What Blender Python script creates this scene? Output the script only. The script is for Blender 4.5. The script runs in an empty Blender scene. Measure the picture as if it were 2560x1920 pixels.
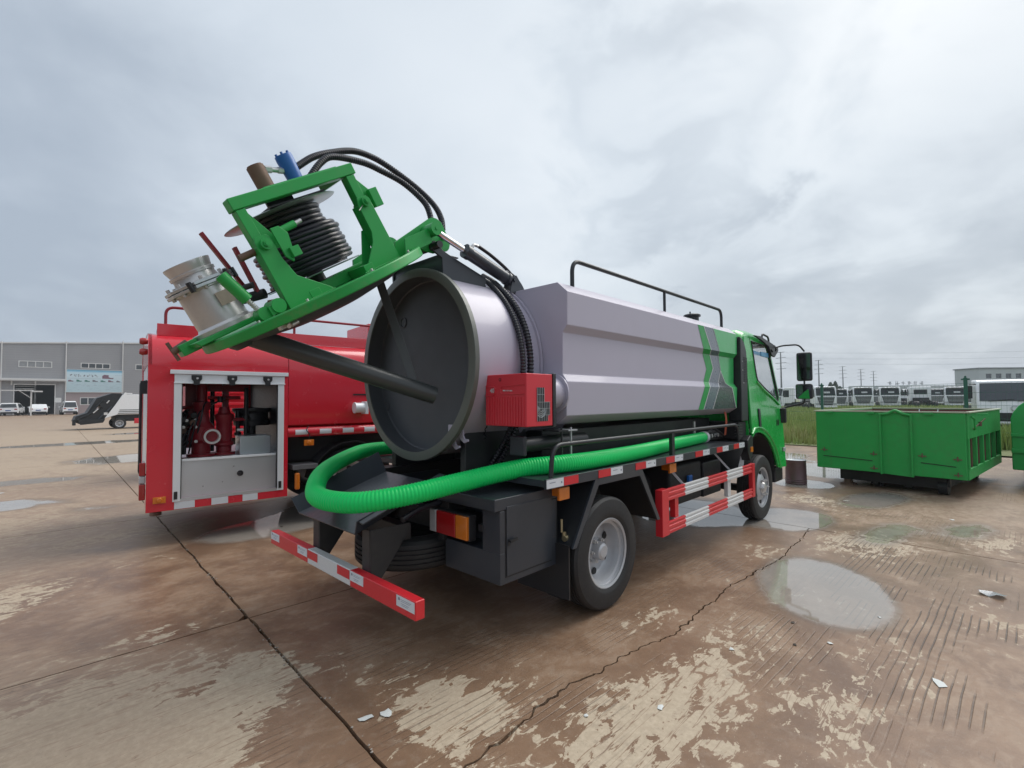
import bpy, bmesh, math, random
from math import radians, sin, cos, pi, sqrt
from mathutils import Vector, Matrix, geometry, noise as mnoise
random.seed(7)
S = bpy.context.scene
COL = S.collection

# ------------------------------------------------------------------ camera, sky, sun, exposure
def setup_view():
    cam = bpy.data.cameras.new('camera'); co = bpy.data.objects.new('camera', cam); COL.objects.link(co)
    yaw, pit, rol = 0.76932, 0.03355, -0.00709
    f = Vector((cos(yaw)*cos(pit), sin(yaw)*cos(pit), sin(pit)))
    r = Vector((sin(yaw), -cos(yaw), 0)); u = r.cross(f)
    r2 = r*cos(rol)+u*sin(rol); u2 = -r*sin(rol)+u*cos(rol)
    m = Matrix((r2, u2, -f)).transposed().to_4x4(); m.translation = (-1.443, -3.096, 1.5638)
    co.matrix_world = m
    cam.sensor_width = 36; cam.lens = 1200.98/2560*36; cam.clip_start = 0.05; cam.clip_end = 3000
    S.camera = co
    S.view_settings.view_transform = 'Standard'; S.view_settings.look = 'None'
    S.view_settings.exposure = 0.68; S.view_settings.gamma = 1.0; S.view_settings.use_curve_mapping = False
    S.cycles.use_denoising = True
    S.cycles.max_bounces = 6; S.cycles.transparent_max_bounces = 12
    S.render.film_transparent = False
SUN_EL, SUN_AZ = radians(52), radians(-12)      # azimuth measured from +X towards +Y
def setup_light():
    sd = Vector((cos(SUN_EL)*cos(SUN_AZ), cos(SUN_EL)*sin(SUN_AZ), sin(SUN_EL)))
    L = bpy.data.lights.new('sun', 'SUN'); L.energy = 1.5; L.angle = radians(40); L.color = (1, .97, .93)
    lo = bpy.data.objects.new('sun', L); COL.objects.link(lo)
    lo.rotation_euler = sd.to_track_quat('Z', 'Y').to_euler(); lo.location = sd*60
    w = bpy.data.worlds.new('World'); S.world = w; w.use_nodes = True
    nt = w.node_tree; nt.nodes.clear()
    def N(t, **k):
        n = nt.nodes.new(t)
        for a, b in k.items(): setattr(n, a, b)
        return n
    def lk(a, b): nt.links.new(a, b)
    def mth(op, a, b=None, c=None, clamp=False):
        n = N('ShaderNodeMath', operation=op, use_clamp=clamp)
        for i, v in enumerate((a, b, c)):
            if v is None: continue
            if isinstance(v, (int, float)): n.inputs[i].default_value = v
            else: lk(v, n.inputs[i])
        return n.outputs[0]
    sky = N('ShaderNodeTexSky', sky_type='NISHITA', sun_disc=False)
    sky.sun_elevation = SUN_EL; sky.sun_rotation = radians(90) - SUN_AZ
    sky.air_density = 1.5; sky.dust_density = 4.0
    tc = N('ShaderNodeTexCoord'); sep = N('ShaderNodeSeparateXYZ'); lk(tc.outputs['Generated'], sep.inputs[0])
    zz = mth('ADD', mth('MAXIMUM', sep.outputs[2], 0.0), 0.30)
    cmb = N('ShaderNodeCombineXYZ'); lk(mth('DIVIDE', sep.outputs[0], zz), cmb.inputs[0]); lk(mth('DIVIDE', sep.outputs[1], zz), cmb.inputs[1])
    def cloud(scale, det, rough, dist, off):
        mp = N('ShaderNodeMapping'); mp.inputs['Location'].default_value = off; lk(cmb.outputs[0], mp.inputs[0])
        n = N('ShaderNodeTexNoise'); n.inputs['Scale'].default_value = scale; n.inputs['Detail'].default_value = det
        n.inputs['Roughness'].default_value = rough; n.inputs['Distortion'].default_value = dist; lk(mp.outputs[0], n.inputs['Vector'])
        return n.outputs['Fac']
    a = cloud(.9, 4, .5, .2, (3.1, 7.4, 0)); b = cloud(3.0, 8, .55, .35, (1.2, .3, 4))
    # overcast deck: broad masses, finer billows, a few thick and thin places, and the broad glow of the hidden sun
    dot = N('ShaderNodeVectorMath', operation='DOT_PRODUCT'); lk(tc.outputs['Generated'], dot.inputs[0]); dot.inputs[1].default_value = sd
    glow = mth('MULTIPLY_ADD', dot.outputs['Value'], .5, .5)
    t = mth('ADD', mth('MULTIPLY', a, .55), mth('MULTIPLY', b, .22))
    def patch(d, lo, hi, w):
        q = N('ShaderNodeVectorMath', operation='DOT_PRODUCT'); lk(tc.outputs['Generated'], q.inputs[0]); q.inputs[1].default_value = Vector(d).normalized()
        mr = N('ShaderNodeMapRange', interpolation_type='SMOOTHSTEP'); lk(mth('ADD', q.outputs['Value'], mth('MULTIPLY', mth('SUBTRACT', b, .5), .24)), mr.inputs[0]); mr.inputs[1].default_value = lo; mr.inputs[2].default_value = hi
        return mth('MULTIPLY', mr.outputs[0], w)
    for d, lo, hi, w in (((.766, .381, .518), .955, 1.0, -.21), ((.79, .20, .57), .90, 1.0, .08), ((.92, .05, .39), .93, 1.0, .09), ((.514, .615, .60), .84, 1.0, .10), ((.056, .912, .406), .70, 1.0, -.13), ((.99, .06, .12), .90, 1.0, -.10)):
        t = mth('ADD', t, patch(d, lo, hi, w))
    rmp = N('ShaderNodeValToRGB'); cr = rmp.color_ramp
    cr.elements[0].position = .22; cr.elements[0].color = (.33, .372, .42, 1)
    cr.elements[1].position = .62; cr.elements[1].color = (.625, .655, .675, 1)
    e = cr.elements.new(.40); e.color = (.50, .543, .58, 1)
    lk(t, rmp.inputs[0])
    mul = N('ShaderNodeMix', data_type='RGBA', blend_type='MULTIPLY'); mul.inputs[0].default_value = 1
    lk(rmp.outputs[0], mul.inputs[6])
    gc = N('ShaderNodeCombineXYZ'); lk(mth('MULTIPLY_ADD', glow, .25, .73), gc.inputs[0]); lk(mth('MULTIPLY_ADD', glow, .21, .775), gc.inputs[1]); lk(mth('MULTIPLY_ADD', glow, .11, .88), gc.inputs[2])
    lk(gc.outputs[0], mul.inputs[7])
    bg1 = N('ShaderNodeBackground'); lk(sky.outputs[0], bg1.inputs[0]); bg1.inputs[1].default_value = .06
    bg2 = N('ShaderNodeBackground'); lk(mul.outputs[2], bg2.inputs[0]); bg2.inputs[1].default_value = 1.0
    mx = N('ShaderNodeMixShader'); mx.inputs[0].default_value = .88; lk(bg1.outputs[0], mx.inputs[1]); lk(bg2.outputs[0], mx.inputs[2])
    out = N('ShaderNodeOutputWorld'); lk(mx.outputs[0], out.inputs[0])
setup_view(); setup_light()

# ------------------------------------------------------------------ materials
MT = {}
class NT:
    """small node helper"""
    def __init__(s, m):
        m.use_nodes = True; s.t = m.node_tree; s.b = s.t.nodes['Principled BSDF']
    def n(s, typ, **k):
        x = s.t.nodes.new(typ)
        for a, b in k.items(): setattr(x, a, b)
        return x
    def l(s, a, b): s.t.links.new(a, b)
    def val(s, sock, v):
        if isinstance(v, (int, float, tuple)): sock.default_value = v
        else: s.l(v, sock)
    def m(s, op, a, b=None, c=None, clamp=False):
        x = s.n('ShaderNodeMath', operation=op, use_clamp=clamp)
        for i, v in enumerate((a, b, c)):
            if v is not None: s.val(x.inputs[i], v)
        return x.outputs[0]
    def mix(s, f, a, b, blend='MIX'):
        x = s.n('ShaderNodeMix', data_type='RGBA', blend_type=blend)
        s.val(x.inputs[0], f); s.val(x.inputs[6], a); s.val(x.inputs[7], b); return x.outputs[2]
    def noise(s, vec, scale, det=4, rough=.55, dist=0):
        x = s.n('ShaderNodeTexNoise'); s.l(vec, x.inputs['Vector'])
        x.inputs['Scale'].default_value = scale; x.inputs['Detail'].default_value = det; x.inputs['Roughness'].default_value = rough; x.inputs['Distortion'].default_value = dist
        return x.outputs['Fac']
    def map(s, vec, loc=(0,0,0), rot=(0,0,0), scale=(1,1,1)):
        x = s.n('ShaderNodeMapping'); s.l(vec, x.inputs[0]); x.inputs['Location'].default_value = loc; x.inputs['Rotation'].default_value = rot; x.inputs['Scale'].default_value = scale
        return x.outputs[0]
    def step(s, v, lo, hi):
        x = s.n('ShaderNodeMapRange', interpolation_type='SMOOTHSTEP'); s.val(x.inputs[0], v); x.inputs[1].default_value = lo; x.inputs[2].default_value = hi
        return x.outputs[0]
    def bump(s, h, strength, dist=.01):
        x = s.n('ShaderNodeBump'); x.inputs['Strength'].default_value = strength; x.inputs['Distance'].default_value = dist; s.l(h, x.inputs['Height'])
        s.l(x.outputs[0], s.b.inputs['Normal']); return x
def col4(c): return (c[0], c[1], c[2], 1)
def mat(name, c, rough=.5, metal=0.0, var=.12, scale=3.0, rvar=.12, bump=0.0, coat=0.0, dirt=0.0, dirtc=(.16, .12, .09), alpha=None, spec=.5, streak=0):
    if name in MT: return MT[name]
    m = bpy.data.materials.new(name); k = NT(m); b = k.b
    tc = k.n('ShaderNodeTexCoord'); P = tc.outputs['Object']
    n1 = k.noise(P, scale, 5, .6); n2 = k.noise(P, scale*9, 3, .6)
    lo = tuple(max(0, x*(1-var)) for x in c); hi = tuple(min(1, x*(1+var)) for x in c)
    base = k.mix(n1, col4(lo), col4(hi))
    if dirt > 0:
        dm = k.m('MULTIPLY', k.step(k.m('ADD', k.m('MULTIPLY', n1, .6), k.m('MULTIPLY', n2, .4)), .45, .75), dirt)
        if streak:
            sv = k.map(P, scale=(14, 14, .9)); dm = k.m('MAXIMUM', dm, k.m('MULTIPLY', k.step(k.noise(sv, 1.0, 4, .6), .56, .8), dirt*streak))
        base = k.mix(dm, base, col4(dirtc))
    k.l(base, b.inputs['Base Color'])
    k.l(k.m('ADD', k.m('MULTIPLY', k.m('SUBTRACT', n2, .5), rvar*2), rough, clamp=True), b.inputs['Roughness'])
    b.inputs['Metallic'].default_value = metal
    b.inputs['Specular IOR Level'].default_value = spec
    if coat: b.inputs['Coat Weight'].default_value = coat; b.inputs['Coat Roughness'].default_value = .08
    if bump: k.bump(k.m('ADD', n2, k.m('MULTIPLY', n1, .5)), bump, .004)
    if alpha is not None: b.inputs['Alpha'].default_value = alpha
    MT[name] = m
    return m
def glass(name, tint=(.35, .42, .42), alpha=.35):
    if name in MT: return MT[name]
    m = bpy.data.materials.new(name); k = NT(m); b = k.b
    P = k.n('ShaderNodeTexCoord').outputs['Object']; n = k.noise(P, 2.0, 3)
    k.l(k.mix(n, col4([t*.85 for t in tint]), col4(tint)), b.inputs['Base Color'])
    b.inputs['Roughness'].default_value = .03; b.inputs['Alpha'].default_value = alpha; b.inputs['Specular IOR Level'].default_value = .8
    MT[name] = m; return m
green = mat('green_paint', (.018, .33, .064), .40, coat=.10, var=.12, scale=1.5, dirt=.10, spec=.35)
green_lid = mat('green_paint_scuffed', (.018, .33, .064), .42, coat=.08, var=.14, scale=3.5, dirt=.42, dirtc=(.20, .17, .10), spec=.35)
green_old = mat('green_paint_worn', (.018, .34, .066), .52, var=.22, scale=1.3, dirt=.34, dirtc=(.09, .12, .06), streak=.9, bump=.14)
green_lt = mat('green_pale_stripe', (.045, .44, .12), .32, coat=.25, var=.08)
cabgreen = mat('cab_green_paint', (.018, .41, .062), .26, coat=.4, var=.06, scale=1)
silver = mat('lilac_silver_paint', (.455, .425, .505), .44, .0, coat=.18, var=.06, scale=.8, rvar=.05, dirt=.07, dirtc=(.24, .21, .21), streak=.5, bump=.05)
greyblue = mat('blue_grey_stripe', (.125, .15, .19), .30, coat=.35, var=.06)
darkstripe = mat('dark_grey_stripe', (.045, .055, .065), .30, coat=.35, var=.06)
whiteline = mat('white_line_paint', (.62, .63, .64), .35, var=.06)
red = mat('red_paint', (.60, .016, .032), .24, coat=.65, var=.08, scale=.9, dirt=.04)
redd = mat('dark_red_paint', (.26, .012, .022), .40, var=.15)
redb = mat('burner_red', (.60, .030, .045), .42, var=.06, scale=2)
redp = mat('guard_red_paint', (.62, .018, .028), .38, coat=.2, var=.10, scale=4, dirt=.08)
whitep = mat('guard_white_paint', (.62, .62, .61), .42, var=.07, scale=4, dirt=.16, dirtc=(.32, .28, .24))
black = mat('black_paint', (.014, .016, .019), .42, var=.2, dirt=.22, dirtc=(.075, .062, .052))
dark = mat('dark_grey_paint', (.029, .035, .045), .36, coat=.15, var=.15, dirt=.14, dirtc=(.10, .085, .07))
under = mat('underbody_black', (.011, .011, .012), .6, var=.3, dirt=.25, dirtc=(.05, .042, .035), bump=.2)
tankin = mat('tank_interior_grey', (.062, .068, .078), .50, var=.08, scale=1.0)
sealm = mat('flange_olive_rubber', (.125, .135, .118), .42, var=.14, scale=3)
pipem = mat('pipe_dark_grey', (.052, .057, .057), .34, var=.12)
rubber = mat('tyre_rubber', (.016, .016, .017), .62, var=.25, scale=5, dirt=.30, dirtc=(.060, .050, .042), bump=.15)
blackhose = mat('black_hose_rubber', (.012, .012, .018), .36, var=.2, scale=8)
ghose = mat('green_hose_pvc', (.004, .62, .13), .40, var=.10, scale=2, rvar=.08, spec=.30, dirt=.10, dirtc=(.10, .30, .10))
rimm = mat('rim_silver', (.46, .47, .49), .40, .4, var=.10, scale=3, dirt=.12)
steel = mat('stainless_steel', (.60, .59, .58), .34, .6, var=.10, scale=5, dirt=.14, dirtc=(.30, .26, .24))
chrome = mat('chrome_rod', (.72, .72, .73), .10, 1.0, var=.05)
galv = mat('galvanised_disc', (.50, .53, .54), .34, .7, var=.12, scale=5)
alu = mat('brushed_aluminium', (.62, .64, .66), .32, .7, var=.10, scale=1.6, rvar=.1)
aluw = mat('white_aluminium', (.74, .77, .79), .36, .15, var=.06)
blue = mat('motor_blue_paint', (.015, .12, .40), .40, var=.12)
rust = mat('rusty_swivel', (.17, .10, .07), .62, .2, var=.35, scale=14, bump=.3)
brass = mat('brass_fitting', (.42, .36, .22), .4, .8, var=.2)
amber = mat('amber_lens', (.62, .17, .015), .16, var=.15, scale=18, coat=.4)
redlens = mat('red_lens', (.36, .012, .014), .14, var=.2, scale=14, coat=.5)
clearlens = mat('clear_lens', (.45, .46, .47), .16, var=.25, scale=18, coat=.4)
tape_r = mat('red_reflective_tape', (.58, .020, .030), .34, var=.08, scale=16)
tape_w = mat('white_reflective_tape', (.62, .65, .68), .34, var=.06, scale=16)
printm = mat('grey_print', (.22, .24, .30), .5, var=.1)
printd = mat('dark_print', (.05, .05, .08), .5, var=.1)
whitec = mat('white_car_paint', (.82, .83, .84), .26, coat=.5, var=.04, dirt=.05)
wglass = glass('dark_window_glass', (.05, .06, .07), .93)
cabglass = glass('cab_window_glass', (.30, .36, .37), .14)
truck_glass = mat('truck_windscreen', (.020, .024, .028), .22, var=.2, scale=1.5, spec=.25)
mirror_glass = mat('mirror_glass', (.12, .12, .13), .05, 1.0, var=.02, rvar=.0)
plastic = mat('black_plastic', (.016, .016, .018), .42, var=.2, scale=8)
whiteplas = mat('white_plastic', (.55, .57, .58), .45, var=.06)
bluefilm = mat('blue_sun_film', (.10, .36, .58), .4, var=.05)
rustred = mat('rusty_red_interior', (.16, .045, .042), .6, var=.3, scale=4, dirt=.3)
concretewall = mat('grey_wall', (.30, .30, .31), .8, var=.10, scale=.3, dirt=.2, dirtc=(.22, .20, .19))

# ------------------------------------------------------------------ mesh helpers
class MB:
    def __init__(s): s.v = []; s.f = []; s.sm = []
    def add(s, vs, fs, smooth=False):
        o = len(s.v); s.v += [tuple(p) for p in vs]
        for f in fs: s.f.append(tuple(i+o for i in f)); s.sm.append(smooth)
        return s
    def hexa(s, p):          # 8 points: bottom 4 (ccw from above), top 4
        return s.add(p, [(3,2,1,0),(4,5,6,7),(0,1,5,4),(1,2,6,5),(2,3,7,6),(3,0,4,7)])
    def box(s, a, b):
        x0,y0,z0 = [min(i,j) for i,j in zip(a,b)]; x1,y1,z1 = [max(i,j) for i,j in zip(a,b)]
        return s.hexa([(x0,y0,z0),(x1,y0,z0),(x1,y1,z0),(x0,y1,z0),(x0,y0,z1),(x1,y0,z1),(x1,y1,z1),(x0,y1,z1)])
    def bar(s, p, q, w, h, up=(0,0,1)):     # box beam from p to q, w sideways, h along up
        p = Vector(p); q = Vector(q); d = (q-p).normalized(); u = Vector(up); r = d.cross(u).normalized(); u = r.cross(d).normalized()
        r *= w/2; u *= h/2
        return s.hexa([p-r-u, q-r-u, q+r-u, p+r-u, p-r+u, q-r+u, q+r+u, p+r+u] if False else [p-r-u, p+r-u, q+r-u, q-r-u, p-r+u, p+r+u, q+r+u, q-r+u])
    def cyl(s, p, q, r, r2=None, n=20, caps=True):
        p = Vector(p); q = Vector(q); r2 = r if r2 is None else r2
        d = (q-p).normalized(); a = d.orthogonal().normalized(); b = d.cross(a)
        vs = []
        for c, rr in ((p, r), (q, r2)):
            for i in range(n):
                t = 2*pi*i/n; vs.append(c+a*(rr*cos(t))+b*(rr*sin(t)))
        s.add(vs, [(i, (i+1) % n, n+(i+1) % n, n+i) for i in range(n)], True)
        if caps:
            s.add(vs[:n], [tuple(reversed(range(n)))]); s.add(vs[n:], [tuple(range(n))])
        return s
    def lathe(s, o, ax, prof, n=32, closed=False, sharp=None):   # prof: (along axis, radius)
        o = Vector(o); d = Vector(ax).normalized(); a = d.orthogonal().normalized(); b = d.cross(a)
        vs = []; m = len(prof)
        for h, r in prof:
            for i in range(n):
                t = 2*pi*i/n; vs.append(o+d*h+a*(r*cos(t))+b*(r*sin(t)))
        fs = []
        for j in range(m if closed else m-1):
            k = (j+1) % m
            for i in range(n):
                i2 = (i+1) % n; fs.append((j*n+i, j*n+i2, k*n+i2, k*n+i))
        return s.add(vs, fs, True)
    def tube(s, path, r, n=12, caps=True, rfun=None):
        P = [Vector(p) for p in path]; m = len(P); vs = []
        T = []
        for i in range(m):
            d = (P[min(i+1, m-1)]-P[max(i-1, 0)]); T.append(d.normalized())
        a = T[0].orthogonal().normalized()
        for i in range(m):
            a = (a-T[i]*a.dot(T[i])).normalized(); b = T[i].cross(a)
            rr = r if rfun is None else rfun(i)
            for j in range(n):
                t = 2*pi*j/n; vs.append(P[i]+a*(rr*cos(t))+b*(rr*sin(t)))
        s.add(vs, [(i*n+j, i*n+(j+1) % n, (i+1)*n+(j+1) % n, (i+1)*n+j) for i in range(m-1) for j in range(n)], True)
        if caps: s.add(vs[:n], [tuple(reversed(range(n)))]); s.add(vs[-n:], [tuple(range(n))])
        return s
    def plate(s, outer, holes, to3, thick):   # polygon with holes in 2D; to3(u,v,w) -> 3D, w from 0 to thick
        loops = [outer]+list(holes); flat = [p for l in loops for p in l]
        tri = geometry.tessellate_polygon([[Vector((p[0], p[1], 0)) for p in l] for l in loops])
        n = len(flat)
        vs = [to3(p[0], p[1], 0) for p in flat]+[to3(p[0], p[1], thick) for p in flat]
        fs = [tuple(t) for t in tri]+[tuple(reversed([i+n for i in t])) for t in tri]
        o = 0
        for l in loops:
            k = len(l)
            for i in range(k): fs.append((o+i, o+(i+1) % k, o+(i+1) % k+n, o+i+n))
            o += k
        return s.add(vs, fs)
    def quad(s, *p): return s.add(p, [tuple(range(len(p)))])
    def mesh(s, name, angle=40):
        me = bpy.data.meshes.new(name); me.from_pydata(s.v, [], s.f); me.validate()
        bm = bmesh.new(); bm.from_mesh(me)
        bmesh.ops.remove_doubles(bm, verts=bm.verts, dist=1e-5)
        bmesh.ops.recalc_face_normals(bm, faces=bm.faces); bm.to_mesh(me); bm.free()
        me.polygons.foreach_set('use_smooth', [True]*len(me.polygons)); me.set_sharp_from_angle(angle=radians(angle))
        return me
    def build(s, name, m, parent=None, bevel=0, seg=2, angle=40):
        me = s.mesh(name, angle); o = bpy.data.objects.new(name, me); COL.objects.link(o)
        me.materials.append(m)
        if parent: o.parent = parent
        if bevel:
            b = o.modifiers.new('bevel', 'BEVEL'); b.width = bevel; b.segments = seg; b.limit_method = 'ANGLE'; b.angle_limit = radians(35); b.harden_normals = True
        return o
def empty(name, loc=(0,0,0), rz=0):
    o = bpy.data.objects.new(name, None); COL.objects.link(o); o.location = loc; o.rotation_euler = (0, 0, rz); o.empty_display_size = .2; return o
def tag(o, label=None, cat=None, group=None, kind=None):
    if label: o['label'] = label
    if cat: o['category'] = cat
    if group: o['group'] = group
    if kind: o['kind'] = kind
    return o
def copy_tree(o, parent=None):
    c = o.copy(); COL.objects.link(c); c.parent = parent
    for ch in list(o.children): copy_tree(ch, c)
    return c
def inst(o, parent, **k):       # copy of one mesh object sharing its data
    c = o.copy(); COL.objects.link(c); c.parent = parent
    return c
def spline(pts, n=12):
    P = [Vector(p) for p in pts]; P = [P[0]*2-P[1]]+P+[P[-1]*2-P[-2]]; out = []
    for i in range(1, len(P)-2):
        p0, p1, p2, p3 = P[i-1:i+3]
        for k in range(n):
            t = k/n
            out.append(.5*((2*p1)+(p2-p0)*t+(2*p0-5*p1+4*p2-p3)*t*t+(3*p1-p0-3*p2+p3)*t**3))
    out.append(P[-2]); return out
def resample(path, step):
    out = [path[0]]; acc = 0
    for a, b in zip(path, path[1:]):
        L = (b-a).length; d = step-acc
        while d <= L:
            out.append(a.lerp(b, d/L)); d += step
        acc = L-(d-step)
    return out
def fillet(pts, r, n=6):
    P = [Vector(p) for p in pts]; out = [P[0]]
    for i in range(1, len(P)-1):
        a = (P[i-1]-P[i]); b = (P[i+1]-P[i]); rr = min(r, a.length*.45, b.length*.45); a = P[i]+a.normalized()*rr; b = P[i]+b.normalized()*rr
        for k in range(n+1):
            t = k/n; out.append(a*(1-t)**2+P[i]*(2*t*(1-t))+b*t*t)
    out.append(P[-1]); return out
def text(name, body, size, m, M, parent, depth=.001):
    cu = bpy.data.curves.new(name, 'FONT'); cu.body = body; cu.size = size; cu.extrude = depth; cu.align_x = 'CENTER'; cu.align_y = 'CENTER'
    t = bpy.data.objects.new(name, cu); me = bpy.data.meshes.new_from_object(t); bpy.data.objects.remove(t)
    me.name = name; me.transform(M); o = bpy.data.objects.new(name, me); COL.objects.link(o); me.materials.append(m); o.parent = parent; return o
# ------------------------------------------------------------------ ground
# where water lies, where the paving has dried and where it stays damp: weight, centre, radii, turn
PUD_PATCHES = [(1.0, 3.22, -2.12, .95, .56, 18), (1.0, 5.55, -1.25, .62, .85, 80), (.36, 5.55, -2.3, .36, 1.0, 80), (.30, 6.3, -2.95, .42, .9, 75),
    (.55, 7.7, -1.9, .5, 1.2, 80), (1.0, 5.1, -.2, 1.0, .9, 0), (.8, .85, 3.35, 1.1, .62, 10), (.8, 2.3, 3.6, 1.6, 1.2, 0), (1.0, 8.6, -.75, .6, .6, 0),
    (.8, -1.75, 7.7, .9, .6, 0), (.40, -.45, 6.1, .7, .45, 0), (1.0, 1.2, 14.2, 1.9, 1.5, 10), (.8, -1.5, 10.5, 1.4, .35, 6), (.8, .5, 22, 3.5, 1.0, 4), (.8, 11, -1, 1.8, 1.2, 0), (.7, 4, 28, 3, 1.2, 0), (.9, 12.8, .8, 1.5, .8, 0)]
DRY_PATCHES = [(.34, .12, -1.17, .52, .55, 90), (.36, .66, -1.90, .90, .46, 0), (.20, 1.65, -1.9, .55, .32, 0), (.19, 1.78, -1.37, .42, .22, 0), (.26, -.02, -.5, .26, .60, 0), (.25, .38, -.62, .50, .36, 40),
    (.28, 4.9, -2.2, .60, .95, 80), (.26, 7.1, -1.25, .75, .6, 80), (.25, 5.9, -3.2, .35, .8, 80), (.16, 1.5, -2.5, .9, .5, 0), (.14, 2.3, -2.8, .6, .4, 0), (.24, -1.6, 2.3, .8, .7, 0), (.20, -.75, .95, .6, .30, 0),
    (.24, -2.5, 6.0, 3, 3, 0), (.20, -1.5, 14, 6, 7, 0), (.20, 1, 26, 16, 11, 0), (.28, 8.9, -2.3, .5, 1.1, 85), (.44, -1.35, .0, 1.15, .85, 0), (.44, -.95, -.75, .62, .85, 0), (.35, -.45, -.15, .35, .45, 0), (.4, -2.2, -.2, .8, 1.2, 0), (.3, -2.3, 1.5, .6, 1.0, 0), (.30, 0, 60, 150, 60, 0), (.15, 3.9, -1.5, .5, .3, 0), (.14, -.9, 2.6, 1.4, .6, 0), (.13, -.3, 1.6, .5, .4, 0), (.06, 2.6, -2.9, 1.4, .7, 0), (.05, 1.2, -2.5, .8, .6, 0), (.16, 3.2, -3.2, 1.0, .5, 0), (.18, -.4, 4.2, 1.0, .5, 0)]
WET_PATCHES = [(.30, .85, -.55, 1.3, .55, 0), (.30, -.75, 1.95, .8, 1.1, 0), (.42, -.50, -.86, .26, .42, 0), (.20, 2.5, .2, 3.2, 1.6, 0), (.25, .98, -1.38, .38, .22, 0), (.16, 2.5, -3.0, 1.6, .5, 0), (.18, .2, 2.0, 1.2, 1.4, 0), (.30, -.72, -.02, .14, .08, 20), (.14, -1.0, .15, .3, .2, 0)]
TAN_PATCHES = [(1.0, -1.35, -.15, 1.4, 1.7, 0), (.8, -2.4, 1.2, 1.3, 1.3, 0), (1.4, -2.5, 6.0, 4, 4.5, 0), (1.4, -1.5, 14, 8, 8, 0), (1.4, 1, 26, 18, 13, 0), (1.5, 0, 60, 120, 60, 0), (.6, 2.6, -3.3, 2.2, 1.1, 0), (.5, .1, -.6, .5, .9, 0), (.7, 8, -3, 4, 3, 0), (.6, 12, 2, 5, 5, 0)]
def patch_sum(lst, x, y):
    t = 0.0
    for w, cx, cy, rx, ry, ang in lst:
        c, s_ = cos(radians(ang)), sin(radians(ang)); dx, dy = x-cx, y-cy
        q = math.hypot((c*dx+s_*dy)/rx, (-s_*dx+c*dy)/ry)
        if q < 1: t += w*(1-q)
    return t
def add_wetness(me):
    at = me.attributes.new('wetness', 'FLOAT_COLOR', 'POINT')
    for i, v in enumerate(me.vertices):
        x, y, _ = v.co; at.data[i].color = (patch_sum(PUD_PATCHES, x, y), patch_sum(DRY_PATCHES, x, y), patch_sum(WET_PATCHES, x, y), min(1.0, patch_sum(TAN_PATCHES, x, y)))
def grid_cut(me, step):
    bm = bmesh.new(); bm.from_mesh(me)
    for ax in (0, 1):
        lo = min(v.co[ax] for v in bm.verts); hi = max(v.co[ax] for v in bm.verts); n = int((hi-lo)/step)
        for i in range(1, n+1):
            co = [0, 0, 0]; no = [0, 0, 0]; co[ax] = lo+(hi-lo)*i/(n+1); no[ax] = 1
            bmesh.ops.bisect_plane(bm, geom=bm.verts[:]+bm.edges[:]+bm.faces[:], plane_co=co, plane_no=no)
    bm.to_mesh(me); bm.free()
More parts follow.
